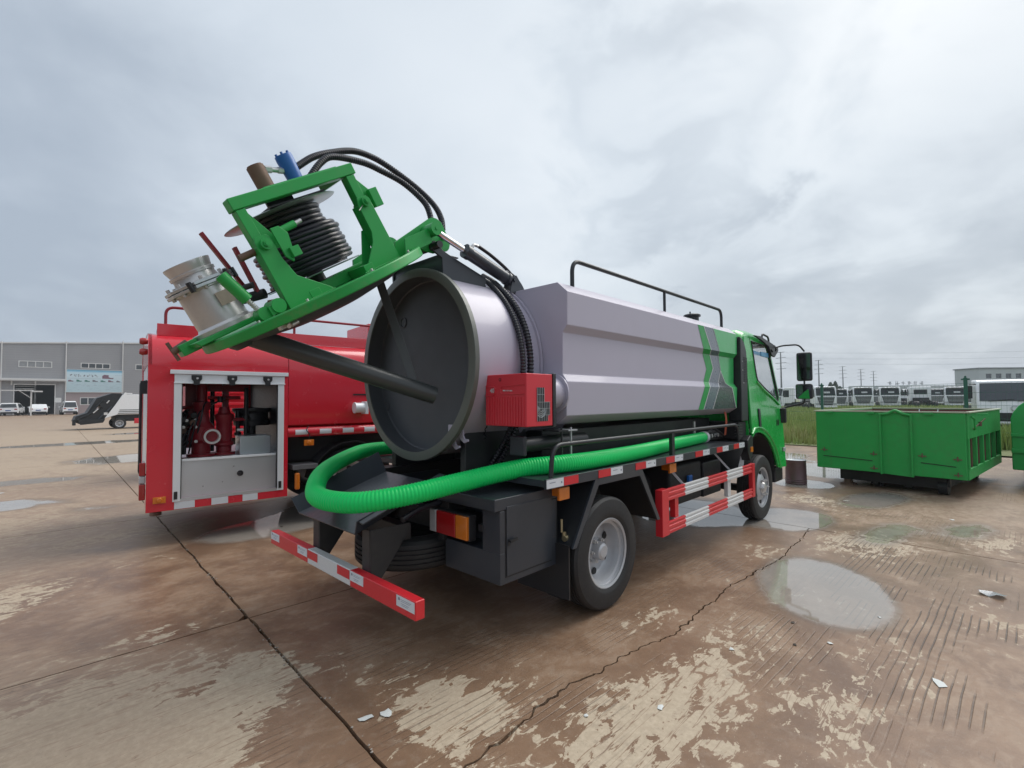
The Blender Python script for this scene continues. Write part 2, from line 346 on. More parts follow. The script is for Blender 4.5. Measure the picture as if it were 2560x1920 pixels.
def ground_material():
    m = bpy.data.materials.new('wet_concrete'); k = NT(m); b = k.b
    P = k.n('ShaderNodeNewGeometry').outputs['Position']
    at = k.n('ShaderNodeAttribute'); at.attribute_name = 'wetness'; asep = k.n('ShaderNodeSeparateColor'); k.l(at.outputs['Color'], asep.inputs[0])
    pud, dry, wet = asep.outputs
    tan = at.outputs['Alpha']
    nL = k.noise(P, .33, 3, .5); nM = k.noise(P, 1.9, 5, .62, .5)
    st = k.map(P, rot=(0, 0, radians(-20)), scale=(1.0, 1.9, 1)); nS = k.noise(st, 7.5, 6, .62, .7)
    nF = k.noise(P, 30, 4, .7); nG = k.noise(P, 150, 2, .6)
    # --- water lying in hollows of the paving
    pmv = k.m('ADD', pud, k.m('ADD', k.m('MULTIPLY', k.m('SUBTRACT', nM, .5), .30), k.m('MULTIPLY', k.m('SUBTRACT', nS, .5), .10)))
    pm = k.step(pmv, .17, .20); rim = k.m('SUBTRACT', k.step(pmv, .03, .16), pm, clamp=True)
    # --- damp film: where the slab has dried it shows pale, broken into flakes along the broom marks
    fld = k.m('ADD', k.m('MULTIPLY', nS, .60), k.m('ADD', k.m('MULTIPLY', nM, .28), k.m('MULTIPLY', nF, .12)))
    fld = k.m('SUBTRACT', k.m('ADD', k.m('MULTIPLY_ADD', k.m('SUBTRACT', fld, .5), 1.75, .5), k.m('MULTIPLY', dry, 1.22)), k.m('MULTIPLY', wet, 1.2))
    dm = k.step(fld, .680, .704)
    scr = k.noise(k.map(P, rot=(0, 0, radians(57)), scale=(1.0, 16, 1)), 1.5, 3, .5)
    scratch = k.m('SUBTRACT', 1.0, k.step(k.m('ABSOLUTE', k.m('SUBTRACT', scr, .56)), .006, .016))
    dm = k.m('MULTIPLY', dm, k.m('SUBTRACT', 1.0, k.m('MULTIPLY', scratch, .85)))
    tn = k.m('ADD', k.m('MULTIPLY', k.m('SUBTRACT', nM, .5), .9), k.m('ADD', k.m('MULTIPLY', k.m('SUBTRACT', nS, .5), .8), k.m('SUBTRACT', tan, k.m('MULTIPLY', wet, 2.6))))
    half = k.step(tn, .05, .75)
    wetc = k.mix(k.step(nM, .3, .7), (.175, .098, .058, 1), (.335, .205, .122, 1))
    wetc = k.mix(k.m('MULTIPLY', k.step(nL, .4, .65), .5), wetc, (.265, .172, .112, 1))
    tanc = k.mix(k.step(nS, .3, .7), (.330, .215, .140, 1), (.430, .305, .208, 1))
    tanc = k.mix(k.m('MULTIPLY', nL, .5), tanc, (.355, .275, .220, 1))
    c = k.mix(k.m('MAXIMUM', half, k.m('MULTIPLY', k.step(k.m('ADD', k.m('MULTIPLY', nM, .55), k.m('MULTIPLY', nS, .45)), .47, .62), .55)), wetc, tanc)
    dryc = k.mix(nF, (.44, .345, .24, 1), (.62, .52, .39, 1))
    dryc = k.mix(k.m('MULTIPLY', half, .62), dryc, k.mix(nF, (.36, .265, .19, 1), (.48, .365, .27, 1)))
    c = k.mix(dm, c, dryc)
    # broom grooves along the slab
    sep = k.n('ShaderNodeSeparateXYZ'); gv = k.map(P, rot=(0, 0, radians(3)), scale=(1, 1, 1)); wob = k.noise(k.map(P, scale=(.9, 2, 1)), 1.3, 2)
    k.l(gv, sep.inputs[0])
    yy = k.m('ADD', sep.outputs[1], k.m('MULTIPLY', wob, .035))
    saw = k.m('ABSOLUTE', k.m('SUBTRACT', k.m('FRACT', k.m('MULTIPLY', yy, 23.0)), .5))
    gro = k.m('MULTIPLY', k.step(saw, .37, .45), k.step(k.noise(k.map(P, scale=(1.1, 1.9, 1)), 1.6, 3, .5), .45, .53))
    sp2 = k.n('ShaderNodeSeparateXYZ'); k.l(P, sp2.inputs[0])
    broom = k.m('MULTIPLY', k.step(k.m('MULTIPLY', sp2.outputs[1], -1.0), 1.5, 2.4), k.m('SUBTRACT', k.step(sp2.outputs[0], 1.0, 2.2), k.step(sp2.outputs[0], 4.9, 5.3)))     # this slab was broomed deeper
    gro = k.m('MULTIPLY', gro, k.m('MAXIMUM', k.m('MULTIPLY', broom, k.step(k.noise(P, .8, 2), .36, .55)), k.m('MULTIPLY', k.step(k.noise(P, .42, 2), .50, .62), .45)))
    c = k.mix(k.m('MULTIPLY', gro, .80), c, (.055, .040, .032, 1))
    # stains, grit
    c = k.mix(k.m('MULTIPLY', k.step(nF, .35, .70), .38), k.mix(.22, c, (.05, .036, .028, 1)), c)
    c = k.mix(k.m('MULTIPLY', k.step(k.noise(P, 13, 4, .65), .52, .70), .30), c, (.30, .235, .18, 1))
    c = k.mix(k.m('MULTIPLY', k.step(k.noise(P, 6.0, 6, .7), .60, .74), .45), c, (.085, .066, .054, 1))
    c = k.mix(k.m('MULTIPLY', k.step(nG, .66, .74), .5), c, (.42, .37, .31, 1))
    c = k.mix(k.m('MULTIPLY', k.step(k.noise(P, 95, 2, .6), .68, .74), .6), c, (.04, .032, .027, 1))
    c = k.mix(k.m('MULTIPLY', rim, .45), c, (.10, .068, .050, 1))
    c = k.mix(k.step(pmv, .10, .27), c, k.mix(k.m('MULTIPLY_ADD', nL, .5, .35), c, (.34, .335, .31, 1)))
    k.l(c, b.inputs['Base Color'])
    r = k.m('ADD', k.m('MULTIPLY', dm, .22), k.m('MULTIPLY_ADD', nM, .24, .25))
    r = k.m('ADD', r, k.m('MULTIPLY', half, .18))
    rr = k.n('ShaderNodeMix'); k.l(pm, rr.inputs[0]); k.l(r, rr.inputs[2]); rr.inputs[3].default_value = .035
    k.l(rr.outputs[0], b.inputs['Roughness'])
    k.l(k.m('MULTIPLY_ADD', pm, .22, .30), b.inputs['Specular IOR Level'])
    h = k.m('ADD', k.m('MULTIPLY', nF, .6), k.m('ADD', k.m('MULTIPLY', nG, .25), k.m('MULTIPLY', gro, -1.6)))
    bp = k.bump(h, .45, .004); k.l(k.m('MULTIPLY_ADD', pm, -.44, .45), bp.inputs['Strength'])
    return m
concrete = ground_material()
dirtm = mat('joint_dirt', (.030, .024, .020), .8, var=.3, scale=6, bump=.3)
def build_ground():
    g = MB(); R = 1400
    g.quad((-R, -R, -.055), (R, -R, -.055), (R, R, -.055), (-R, R, -.055))
    go = g.build('ground', dirtm); tag(go, kind='structure')
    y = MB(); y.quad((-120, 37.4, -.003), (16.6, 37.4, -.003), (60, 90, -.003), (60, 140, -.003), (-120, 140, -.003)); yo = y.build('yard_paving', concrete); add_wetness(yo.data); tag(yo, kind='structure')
    th = radians(-2.3); ca, sa = cos(th), sin(th); O = Vector((-.24, .74)); LA, LB = 5.55, 4.3
    W = lambda a, bb: (O.x+ca*a-sa*bb, O.y+sa*a+ca*bb)
    inv = lambda x, yv: (ca*(x-O.x)+sa*(yv-O.y), -sa*(x-O.x)+ca*(yv-O.y))
    def jag(a0, b0, a1, b1, amp, gap, sgn, seed, step=.07):
        L = math.hypot(a1-a0, b1-b0); n = max(1, int(L/step)); da, db = (a1-a0)/L, (b1-b0)/L; out = []
        for i in range(n):
            t = i/n*L; a = a0+da*t; bb = b0+db*t
            w = mnoise.noise(Vector((a*2.3, bb*2.3, seed)))*amp*1.3+mnoise.noise(Vector((a*9, bb*9, seed+9)))*amp*.6
            chip = max(0, mnoise.noise(Vector((a*5, bb*5, seed+31+sgn)))-.25)*amp*2.2
            off = w*.8*1.0+sgn*(gap/2+chip)
            out.append((a-db*off, bb+da*off))
        return out
    crackw = [(-.42, -1.50), (-.07, -1.485), (.26, -1.47), (.5, -1.44), (.74, -1.447), (.9, -1.49), (1.07, -1.497), (1.25, -1.51), (1.44, -1.555), (1.62, -1.60), (1.86, -1.595), (2.1, -1.575), (2.37, -1.59), (2.66, -1.558), (3.0, -1.60), (3.3, -1.616), (3.6, -1.66), (3.9, -1.674), (4.2, -1.64), (4.58, -1.65), (4.8, -1.636), (5.2, -1.60), (5.4, -1.6)]
    cra = [inv(*p) for p in crackw]
    cpts = []
    for (a, bb), (c, d) in zip(cra, cra[1:]):
        n = 9
        for i in range(n):
            t = i/n; cpts.append((a+(c-a)*t, bb+(d-bb)*t+mnoise.noise(Vector(((a+(c-a)*t)*14, 3, 1)))*.030+mnoise.noise(Vector(((a+(c-a)*t)*40, 3, 5)))*.010))
    cpts = [p for p in cpts if .012 < p[0] < LA-.012]
    cpts = [(.012, cpts[0][1])]+cpts+[(LA-.008, cpts[-1][1])]
    cam = Vector((-1.443, -3.096)); fw = Vector((.718, .696)).normalized()
    for i in range(-8, 3):
        for j in range(-2, 9):
            a0, b0, a1, b1 = i*LA, j*LB, (i+1)*LA, (j+1)*LB
            cs = [Vector(W(a, bb))-cam for a, bb in ((a0, b0), (a1, b0), (a1, b1), (a0, b1))]
            if max(c.dot(fw) for c in cs) < .3: continue
            angs = [math.atan2(fw.x*c.y-fw.y*c.x, c.dot(fw)) for c in cs]
            if min(angs) > radians(62) or max(angs) < radians(-62): continue
            near = min(c.length for c in cs) < 7
            ga = .018 if i == 0 else .012; gb = .018 if i+1 == 0 else .012
            polys = []
            if near:
                sd = 100
                # joints are keyed by position so both slabs follow the same wander
                bot = jag(a0, b0, a1, b0, .006, .012, 1, 3+j*7)
                rgt = jag(a1, b0, a1, b1, .010 if i+1 == 0 else .004, gb, 1, 50+(i+1)*7)
                top = [p for p in jag(a0, b1, a1, b1, .006, .012, -1, 3+(j+1)*7)]; top = [(a1, top[-1][1])]+top[::-1]
                lft = [p for p in jag(a0, b0, a0, b1, .010 if i == 0 else .004, ga, -1, 50+i*7)]; lft = lft[::-1]
                xl0 = min(p[0] for p in lft); e = .004
                cl = lambda p: (min(max(p[0], a0+e), a1-e), min(max(p[1], b0+e), b1-e))
                if i == 0 and j == -1:
                    wid = lambda a: .0045+.010*abs(mnoise.noise(Vector((a*3, 7, 2))))
                    up = [(a, bb+wid(a)) for a, bb in cpts]; dn = [(a, bb-wid(a)) for a, bb in cpts]
                    cb = cpts[0][1]; ce = cpts[-1][1]
                    polys.append([cl(p) for p in bot]+[p for p in rgt if p[1] < ce-.03]+dn[::-1]+[p for p in lft if p[1] < cb-.03])
                    polys.append(up+[p for p in rgt if p[1] > ce+.03]+[cl(p) for p in top]+[p for p in lft if p[1] > cb+.03])
                else:
                    polys.append([cl(p) for p in bot]+[p for p in rgt[1:]]+[cl(p) for p in top[:-1]]+[p for p in lft[:-1]])
            else:
                g2 = .007
                polys.append([(a0+g2, b0+g2), (a1-g2, b0+g2), (a1-g2, b1-g2), (a0+g2, b1-g2)])
            for pl in polys:
                mb = MB(); mb.plate([W(*p) for p in pl], [], lambda u, v, w: (u, v, -w), .05)
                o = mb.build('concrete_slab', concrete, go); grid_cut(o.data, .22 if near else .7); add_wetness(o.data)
build_ground()
# ------------------------------------------------------------------ sewer suction truck (its rear bumper stands at x = 0, it drives along +X)
def wheel_parts(parent, c, R, wid, out, dish, name='wheel', nuts=6):
    """wheel centred at c, axle along Y, out = -1/+1 the outer side; dish: True for a deep inset rear rim"""
    c = Vector(c); ax = Vector((0, out, 0)); w = empty(name, c); w.parent = parent; Z = Vector((0, 0, 0))
    rr = R*.60
    t = MB(); h = wid/2
    prof = [(-h*.80, rr), (-h*.97, rr+.03), (-h, R*.80), (-h*.90, R*.95), (-h*.72, R*.992)]
    for g in (-.44, -.15, .15, .44): prof += [(h*(g-.05), R), (h*(g-.04), R-.012), (h*(g+.04), R-.012), (h*(g+.05), R)]
    prof += [(h*.72, R*.992), (h*.90, R*.95), (h, R*.80), (h*.985, R*.70), (h*.97, rr+.03), (h*.80, rr)]
    t.lathe(Z, ax, prof, 56); t.build('tyre', rubber, w, angle=30)
    r = MB()
    if dish:
        prof = [(h*.80, rr-.012), (h*.86, rr+.004), (h*.84, rr+.010), (h*.76, rr-.002), (h*.72, rr-.014), (h*.55, rr-.016), (h*.50, rr-.035), (h*.1, rr-.045), (-h*.25, rr-.055), (-h*.42, rr*.72), (-h*.40, rr*.52), (-h*.30, rr*.34), (-h*.30, .001)]
    else:
        prof = [(h*.80, rr-.012), (h*.86, rr+.004), (h*.84, rr+.010), (h*.72, rr-.012), (h*.35, rr-.02), (h*.30, rr*.86), (h*.55, rr*.70), (h*.78, rr*.56), (h*.84, rr*.46), (h*.80, .001)]
    r.lathe(Z, ax, prof, 48); rim = r.build('rim', rimm, w, angle=25)
    # hand holes
    hp = (-h*.40, rr*.66) if dish else (h*.50, rr*.735)
    n = 6; h0 = None
    for i in range(n):
        a = 2*pi*i/n+.5; L = .004 if dish else .010
        if h0 is None: hh = MB(); hh.cyl((0, 0, 0), (0, out*L, 0), rr*.115, n=14); h0 = hh.build('hand_hole', under, w); o = h0
        else: o = inst(h0, w)
        o.location = (cos(a)*hp[1], out*(hp[0]+.004), sin(a)*hp[1])
    hub = MB(); b0 = -h*.30 if dish else h*.80
    hub.lathe(Z, ax, [(b0, rr*.36), (b0+.012, rr*.36), (b0+.014, rr*.27), (b0+.075 if dish else b0+.035, rr*.24), (b0+.085 if dish else b0+.042, rr*.17), (b0+.085 if dish else b0+.042, .001)], 28)
    hub.build('hub', rimm if dish else steel, w, angle=25)
    nb = MB(); rad = rr*(.335 if dish else .40); 
    nb.cyl((0, 0, 0), (0, out*.035, 0), .014, n=6); nb.cyl((0, out*.02, 0), (0, out*.050, 0), .008, n=8)
    first = None
    for i in range(nuts):
        a = 2*pi*i/nuts
        if first is None: first = nb.build('wheel_nut', steel, w); o = first
        else: o = inst(first, w)
        o.location = (cos(a)*rad, out*(b0+.006), sin(a)*rad)
    return w
HS, HA = (.621, 0, 2.669), .5642
def LID(s, t, n):       # lid coordinates: s from the hinge outwards, t across, n off the lid's face
    return Vector((HS[0]-cos(HA)*s-sin(HA)*n, t, HS[2]-sin(HA)*s+cos(HA)*n))
def lbox(mb, a, b):
    s0, t0, n0 = a; s1, t1, n1 = b
    return mb.hexa([LID(s0,t0,n0), LID(s1,t0,n0), LID(s1,t1,n0), LID(s0,t1,n0), LID(s0,t0,n1), LID(s1,t0,n1), LID(s1,t1,n1), LID(s0,t1,n1)])
def lplate(mb, pts, t0, t1): return mb.plate(pts, [], lambda u, v, w: LID(u, t0+w, v), t1-t0)
ribbed = lambda path, r, pitch, amp: None
def ribbed_tube(mb, pts, r, pitch, amp, n=16, sub=5, smooth=12):
    path = resample(spline(pts, smooth), pitch/sub)
    prof = [amp*(.5+.5*cos(2*pi*i/sub)) for i in range(sub)]
    return mb.tube(path, r, n, rfun=lambda i: r-amp+prof[i % sub])

def sewer_truck():
    T = empty('sewer_truck'); tag(T, 'silver and green sewer suction truck with its rear tank lid swung open', 'truck')
    # ---- chassis
    c = MB()
    for y in (-.40, .40): c.box((.62, y-.035, .60), (6.35, y+.035, .80))
    for x in (.70, 1.2, 2.3, 3.3, 4.3): c.box((x, -.365, .63), (x+.08, .365, .77))
    c.build('chassis_frame', under, T, .006)
    a = MB(); a.cyl((1.669, -.80, .43), (1.669, .80, .43), .07); a.lathe((1.669, 0, .43), (0, 1, 0), [(-.2, .07), (-.12, .17), (.12, .17), (.2, .07)], 24); a.build('rear_axle', under, T)
    a = MB(); a.box((5.23, -.8, .34), (5.35, .8, .42)); a.build('front_axle', under, T, .01)
    for y in (-.48, .48):
        s = MB(); s.tube(spline([(1.05, y, .62), (1.35, y, .53), (1.669, y, .50), (2.0, y, .53), (2.3, y, .62)], 6), .035, 8); s.build('leaf_spring', under, T)
    for sgn in (-1, 1):
        for y, dsh, nm in ((sgn*.985, True, 'wheel'), (sgn*.735, False, 'wheel')):
            wheel_parts(T, (1.669, y, .415), .415, .215, sgn if nm else 1, dsh)
        wheel_parts(T, (5.30, sgn*.975, .415), .415, .215, sgn, False)
    sp = wheel_parts(T, (0, 0, 0), .405, .215, -1, False, name='spare_wheel'); sp.location = (.66, .02, .505); sp.rotation_euler = (radians(90), 0, 0)
    # ---- subframe and black water box under the cover
    s = MB()
    for y in (-.43, .43): s.box((.62, y-.06, .803), (4.9, y+.06, 1.02))
    s.build('subframe', under, T, .006)
    s = MB(); s.box((1.45, -.62, 1.022), (4.75, .62, 1.32)); s.build('water_box', black, T, .01)
    # ---- tank
    zt, rt = 1.841, .70
    t = MB(); t.lathe((0, 0, zt), (1, 0, 0), [(.70, rt), (1.9, rt)], 72); t.build('tank_shell', silver, T)
    t = MB(); t.lathe((0, 0, zt), (1, 0, 0), [(.653, .665), (.653, .715), (.658, .730), (.695, .730), (.702, .722), (.702, .700), (.702, .665)], 72, closed=True); t.build('tank_flange', sealm, T, angle=30)
    t = MB(); t.lathe((0, 0, zt), (1, 0, 0), [(.662, .664), (.775, .658), (.781, .650), (.781, .001)], 72)
    bk = t.build('tank_bulkhead', tankin, T, angle=30)
    for y, z in ((.56, 1.52), (.30, 2.21)):
        h = MB(); h.lathe((.780, y, z), (-1, 0, 0), [(0, .045), (.006, .045), (.008, .036), (.001, .033), (.001, .001)], 20); h.build('bulkhead_plug', tankin, bk)
    t = MB(); t.lathe((0, 0, zt), (1, 0, 0), [(1.335, rt+.002), (1.335, rt+.018), (1.355, rt+.018), (1.355, rt+.002)], 72); t.build('tank_weld_band', silver, T)
    for k, (y0, z0) in enumerate(((-.49, 1.34), (-.40, 1.29))):
        h = MB(); pts = [(0, .10), (.07, .10), (.075, -.02), (.09, -.045), (.125, -.045), (.13, -.06), (.085, -.075), (.045, -.05), (0, .02)]
        h.plate(pts, [], lambda u, v, w, y0=y0, z0=z0: (.735+w, y0-u+.06, z0+v), .014); h.build('flange_hook', silver, T, .003)
    for y in (-.45, .45):
        h = MB(); h.plate([(.78, 1.02), (1.42, 1.02), (1.42, 1.34), (.78, 1.34)], [], lambda u, v, w, y=y: (u, y-.03+w, v), .06); h.build('tank_saddle', black, T, .006)
    # ---- silver cover over the tank
    prof = [(-.859, 2.446), (-.952, 2.364), (-.949, 2.115), (-.907, 2.064), (-.902, 1.755), (-.943, 1.697), (-.934, 1.446), (-.837, 1.381)]
    full = prof+[(-p[0], p[1]) for p in reversed(prof)]
    cv = MB(); cv.plate(full, [], lambda u, v, w: (1.361+w, u, v), 4.818-1.361); cover = cv.build('tank_cover', silver, T, .006, 2)
    # painted stripes: boundaries by height on each facet of the side
    zlev = [p[1] for p in prof]
    def xat(line, z):
        for (x0, z0), (x1, z1) in zip(line, line[1:]):
            if z1 <= z <= z0: return x0+(x1-x0)*(z0-z)/(z0-z1)
        return line[0][0] if z > line[0][1] else line[-1][0]
    B1 = [(3.60, 2.446), (3.654, 2.364), (3.80, 2.115), (3.87, 2.064), (3.975, 1.90), (3.895, 1.755), (3.83, 1.697), (3.67, 1.446), (3.62, 1.381)]
    B2 = [(3.75, 2.446), (3.807, 2.364), (4.01, 2.115), (4.07, 2.064), (4.16, 1.915), (4.04, 1.755), (3.975, 1.697), (3.805, 1.446), (3.76, 1.381)]
    B3 = [(4.02, 2.446), (4.07, 2.364), (4.25, 2.115), (4.32, 2.064), (4.386, 1.897), (4.31, 1.755), (4.23, 1.697), (4.06, 1.446), (4.01, 1.381)]
    B4 = [(4.386, 1.897), (4.53, 1.755), (4.64, 1.697), (4.789, 1.446), (4.80, 1.381)]
    B5 = [(4.02, 2.446), (4.07, 2.364), (4.25, 2.115), (4.32, 2.064), (4.386, 1.897)]+B4[1:]
    END = [(4.812, 2.446), (4.812, 1.381)]
    side = [(-1, 1)]
    def stripe(name, A, Bb, m, eps, sgn, zmax=2.446, zmin=1.381):
        mb = MB(); zs = sorted({z for z in zlev+[p[1] for p in A]+[p[1] for p in Bb] if zmin <= z <= zmax}, reverse=True)
        def yz(z, j):   # y on facet j
            (y0, z0), (y1, z1) = prof[j], prof[j+1]; return y0+(y1-y0)*(z0-z)/(z0-z1)
        for j in range(len(prof)-1):
            (y0, z0), (y1, z1) = prof[j], prof[j+1]; nrm = Vector((0, -(z0-z1), (y0-y1)*-1)); nrm = Vector((0, -(z0-z1), -(y1-y0)*-1)).normalized()
            if nrm.y > 0: nrm = -nrm
            zz = [z for z in zs if z1-1e-9 <= z <= z0+1e-9]
            for za, zb in zip(zz, zz[1:]):
                P = [(xat(A, za), yz(za, j), za), (xat(Bb, za), yz(za, j), za), (xat(Bb, zb), yz(zb, j), zb), (xat(A, zb), yz(zb, j), zb)]
                if abs(P[0][0]-P[1][0]) < 1e-6: P = [P[0], P[2], P[3]]
                P = [Vector(p)+nrm*eps for p in P]
                mb.add([(p.x, p.y*-sgn, p.z) for p in P], [tuple(range(len(P)))])
        return mb.build(name, m, cover, angle=20)
    off = lambda L, d: [(x+d, z) for x, z in L]
    for sgn in (-1, 1):
        stripe('green_stripe', B1, B2, green_lt if False else green, .0025, sgn)
        stripe('grey_stripe', B2, B3, greyblue, .0025, sgn)
        stripe('green_panel', B5, END, green_lt, .0025, sgn)
        stripe('dark_stripe', B3[4:], B4, darkstripe, .0025, sgn, zmax=1.897)
        for L in (B2, B3, B5): stripe('stripe_line', off(L, -.008), off(L, .008), whiteline, .0042, sgn)
    # ---- top handrail and hatch
    r = MB(); y = -.85
    r.tube(fillet([(1.56, y, 2.43), (1.56, y, 2.655), (4.60, y, 2.655), (4.60, y, 2.43)], .11, 8), .017, 12); r.cyl((3.10, y, 2.43), (3.10, y, 2.65), .014); r.build('top_handrail', black, T)
    r = MB(); r.tube(fillet([(1.56, .85, 2.43), (1.56, .85, 2.655), (4.60, .85, 2.655), (4.60, .85, 2.43)], .11, 8), .017, 12); r.cyl((3.10, .85, 2.43), (3.10, .85, 2.65), .014); r.build('top_handrail', black, T)
    h = MB(); h.lathe((3.98, -.75, 2.444), (0, 0, 1), [(0, .075), (.065, .075), (.067, .095), (.085, .095), (.095, .08), (.095, .001)], 24); h.cyl((3.93, -.75, 2.53), (3.93, -.75, 2.565), .008); h.build('tank_hatch', black, T)
    # ---- side decks with reflective tape
    for sgn in (-1, 1):
        d = MB(); d.box((.93, sgn*.58, 1.0), (4.56, sgn*1.075, 1.045)); d.box((.93, sgn*1.076, .985), (4.562, sgn*1.098, 1.052)); deck = d.build('side_deck', dark, T, .003)
        xs = [.929, 1.108, 1.273, 1.516, 1.68, 1.849, 2.045, 2.213, 2.385, 2.575, 2.741, 2.914, 3.188, 3.368, 3.534, 3.726, 3.885, 4.058, 4.218, 4.383, 4.563]
        pcs = [('w', xs[0], xs[1]), ('r', xs[1], xs[2])]+[p for i in range(3, 21, 3) for p in (('r', xs[i], xs[i+1]), ('w', xs[i+1], xs[i+2]))]
        for cc, x0, x1 in pcs:
            q = MB(); q.box((x0+.002, sgn*1.0985, .992), (x1-.002, sgn*1.101, 1.047)); tp = q.build('reflective_tape', tape_r if cc == 'r' else tape_w, deck)
            if cc == 'w' and sgn < 0:
                q = MB(); q.box((x0+.03, -1.1012, 1.024), (x0+.09, -1.1018, 1.029)); q.box((x1-.032, -1.1012, 1.012), (x1-.018, -1.1018, 1.026)); q.build('tape_print', printm, deck)
    r = MB(); y = -1.07
    r.tube(fillet([(1.008, y, 1.04), (1.03, y, 1.262), (4.42, y, 1.262), (4.46, y, 1.04)], .10, 8), .016, 12); r.box((2.715, y-.022, 1.04), (2.765, y+.010, 1.25)); r.build('hose_rail', black, T)
    # ---- toolbox, rear lamp cluster
    b = MB(); b.box((.646, -.961, .422), (1.191, -.42, .615)); b.box((.80, -.961, .612), (1.191, -.42, .875)); b.box((.646, -.961, .612), (.802, -.80, .875)); box = b.build('toolbox', dark, T, .005)
    b = MB(); b.box((.60, -.963, .878), (1.193, -.36, .955)); b.build('toolbox_cover', dark, T, .006)
    b = MB(); b.box((.699, -.9685, .470), (1.139, -.962, .898)); dr = b.build('toolbox_door', dark, box, .002)
    b = MB(); b.box((.690, -.9622, .461), (1.148, -.9614, .907)); b.build('door_gap', under, box)
    b = MB(); b.box((.706, -.972, .655), (.727, -.969, .70)); b.cyl((.717, -.965, .686), (.717, -.985, .686), .009); b.bar((.712, -.986, .684), (.772, -.990, .694), .008, .018); b.build('door_latch', black, dr)
    b = MB(); b.box((.585, -.745, .66), (.645, -.325, .825)); b.box((.645, -.70, .70), (.80, -.40, .79)); lamp = b.build('rear_lamp', plastic, T, .006)
    for y0, y1, m, nm in ((-.345, -.415, clearlens, 'clear_lens'), (-.42, -.62, redlens, 'red_lens'), (-.625, -.738, amber, 'amber_lens')):
        q = MB(); q.box((.566, y1, .668), (.590, y0, .818)); q.build(nm, m, lamp, .006, 3)
    b = MB(); b.box((.64, -.81, .725), (.70, -.765, .77)); b.build('lamp_bracket', plastic, T, .004)
    b = MB(); b.box((.585, .325, .66), (.645, .745, .825)); lamp2 = b.build('rear_lamp', plastic, T, .006)
    for y0, y1, m, nm in ((.345, .415, clearlens, 'clear_lens'), (.42, .62, redlens, 'red_lens'), (.625, .738, amber, 'amber_lens')):
        q = MB(); q.box((.566, y0, .668), (.590, y1, .818)); q.build(nm, m, lamp2, .006, 3)
    b = MB(); b.box((.646, .42, .422), (1.191, .961, .875)); b.build('toolbox', dark, T, .005)
    b = MB(); b.box((.60, .36, .878), (1.193, .963, .955)); b.build('toolbox_cover', dark, T, .006)
    # small amber side lamps, a drain valve
    for x0, x1 in ((1.12, 1.236), (2.745, 2.876)):
        q = MB(); q.box((x0, -1.052, .880), (x1, -1.030, .966)); q.box((x0+.03, -1.03, .90), (x1-.03, -.95, .985)); l = q.build('side_lamp', amber, T, .006, 3)
    q = MB(); q.box((1.193, -.955, .46), (1.215, -.60, .98)); q.build('splash_panel', black, T, .003)
    q = MB(); q.cyl((1.245, -.99, .55), (1.245, -.99, .64), .016); q.cyl((1.225, -.985, .64), (1.225, -.985, .73), .009); q.cyl((1.22, -1.01, .60), (1.30, -1.01, .60), .02); q.cyl((1.285, -1.01, .55), (1.285, -1.01, .65), .012); q.build('drain_valve', brass, T)
    # ---- rear wheel arch and mudflap
    for sgn in (-1, 1):
        pts = [(1.201, .548), (1.485, .992), (2.160, .985), (2.450, .526), (2.405, .526), (2.115, .940), (1.525, .940), (1.245, .548)]
        q = MB(); q.plate(pts, [], lambda u, v, w, s=sgn: (u, s*(1.098-w), v), .016); q.build('wheel_arch_trim', dark, T, .003)
        pth = [(1.215, .55), (1.492, .980), (2.152, .974), (2.438, .53)]
        q = MB()
        for p0, p1 in zip(pth, pth[1:]):
            q.bar((p0[0], sgn*.83, p0[1]), (p1[0], sgn*.83, p1[1]), .50, .012, up=(0, 0, 1) if abs(p1[0]-p0[0]) > .1 else (1, 0, 0))
        q.build('wheel_arch', black, T)
        q = MB(); q.box((1.185, sgn*.60, .205), (1.197, sgn*1.075, .57)); q.build('mud_flap', plastic, T)
    # ---- side guard (right) and its twin
    for sgn in (-1, 1):
        g = MB(); Y = sgn*1.09
        def seg(x0, x1, z0, m):
            q = MB(); z1 = z0+.112
            # folded strip with two raised ribs
            pr = [(0, 0), (.014, .008), (.014, .030), (.006, .036), (.006, .046), (.016, .052), (.016, .074), (.006, .080), (.006, .088), (.014, .094), (.014, .108), (0, .112), (-.006, .112), (-.006, 0)]
            q.plate(pr, [], lambda u, v, w: (x0+w, Y+sgn*u, z0+v), x1-x0); return q.build('guard_rail', m, gd, .0015, 1)
        q = MB(); q.box((2.474, Y-sgn*.05, .364), (2.600, Y+sgn*.018, .768)); gd = q.build('side_guard', redp, T, .004)
        for z0 in (.364, .656):
            for x0, x1, m in ((2.602, 2.942, redp), (2.942, 3.484, whitep), (3.484, 3.995, redp), (3.995, 4.485, whitep), (4.485, 4.80, redp)): seg(x0, x1, z0, m)
        q = MB(); q.box((4.802, Y-sgn*.03, .364), (4.887, Y+sgn*.018, .768)); q.build('guard_post', redp, gd, .004)
        q = MB(); q.box((2.77, Y-sgn*.06, .478), (2.84, Y-sgn*.008, .654)); q.build('guard_post', redp, gd, .003)
        q = MB(); q.box((4.06, Y-sgn*.05, .478), (4.15, Y-sgn*.008, .654)); q.build('guard_post', whitep, gd, .003)
        for x in (2.95, 4.15):
            q = MB(); q.bar((x-.05, sgn*.92, .95), (x+.02, sgn*1.075, .75), .03, .02); q.build('guard_strut', rimm, gd)
    # ---- rear bumper
    bz0, bz1 = .433, .533
    def bseg(y0, y1, m, nm='bumper_section'):
        q = MB(); q.box((0, y0, bz0), (.06, y1, bz1)); return q.build(nm, m, bp, .006, 3)
    q = MB(); q.box((.006, -.99, bz0+.006), (.054, .99, bz1-.006)); bp = q.build('rear_bumper', redp, T)
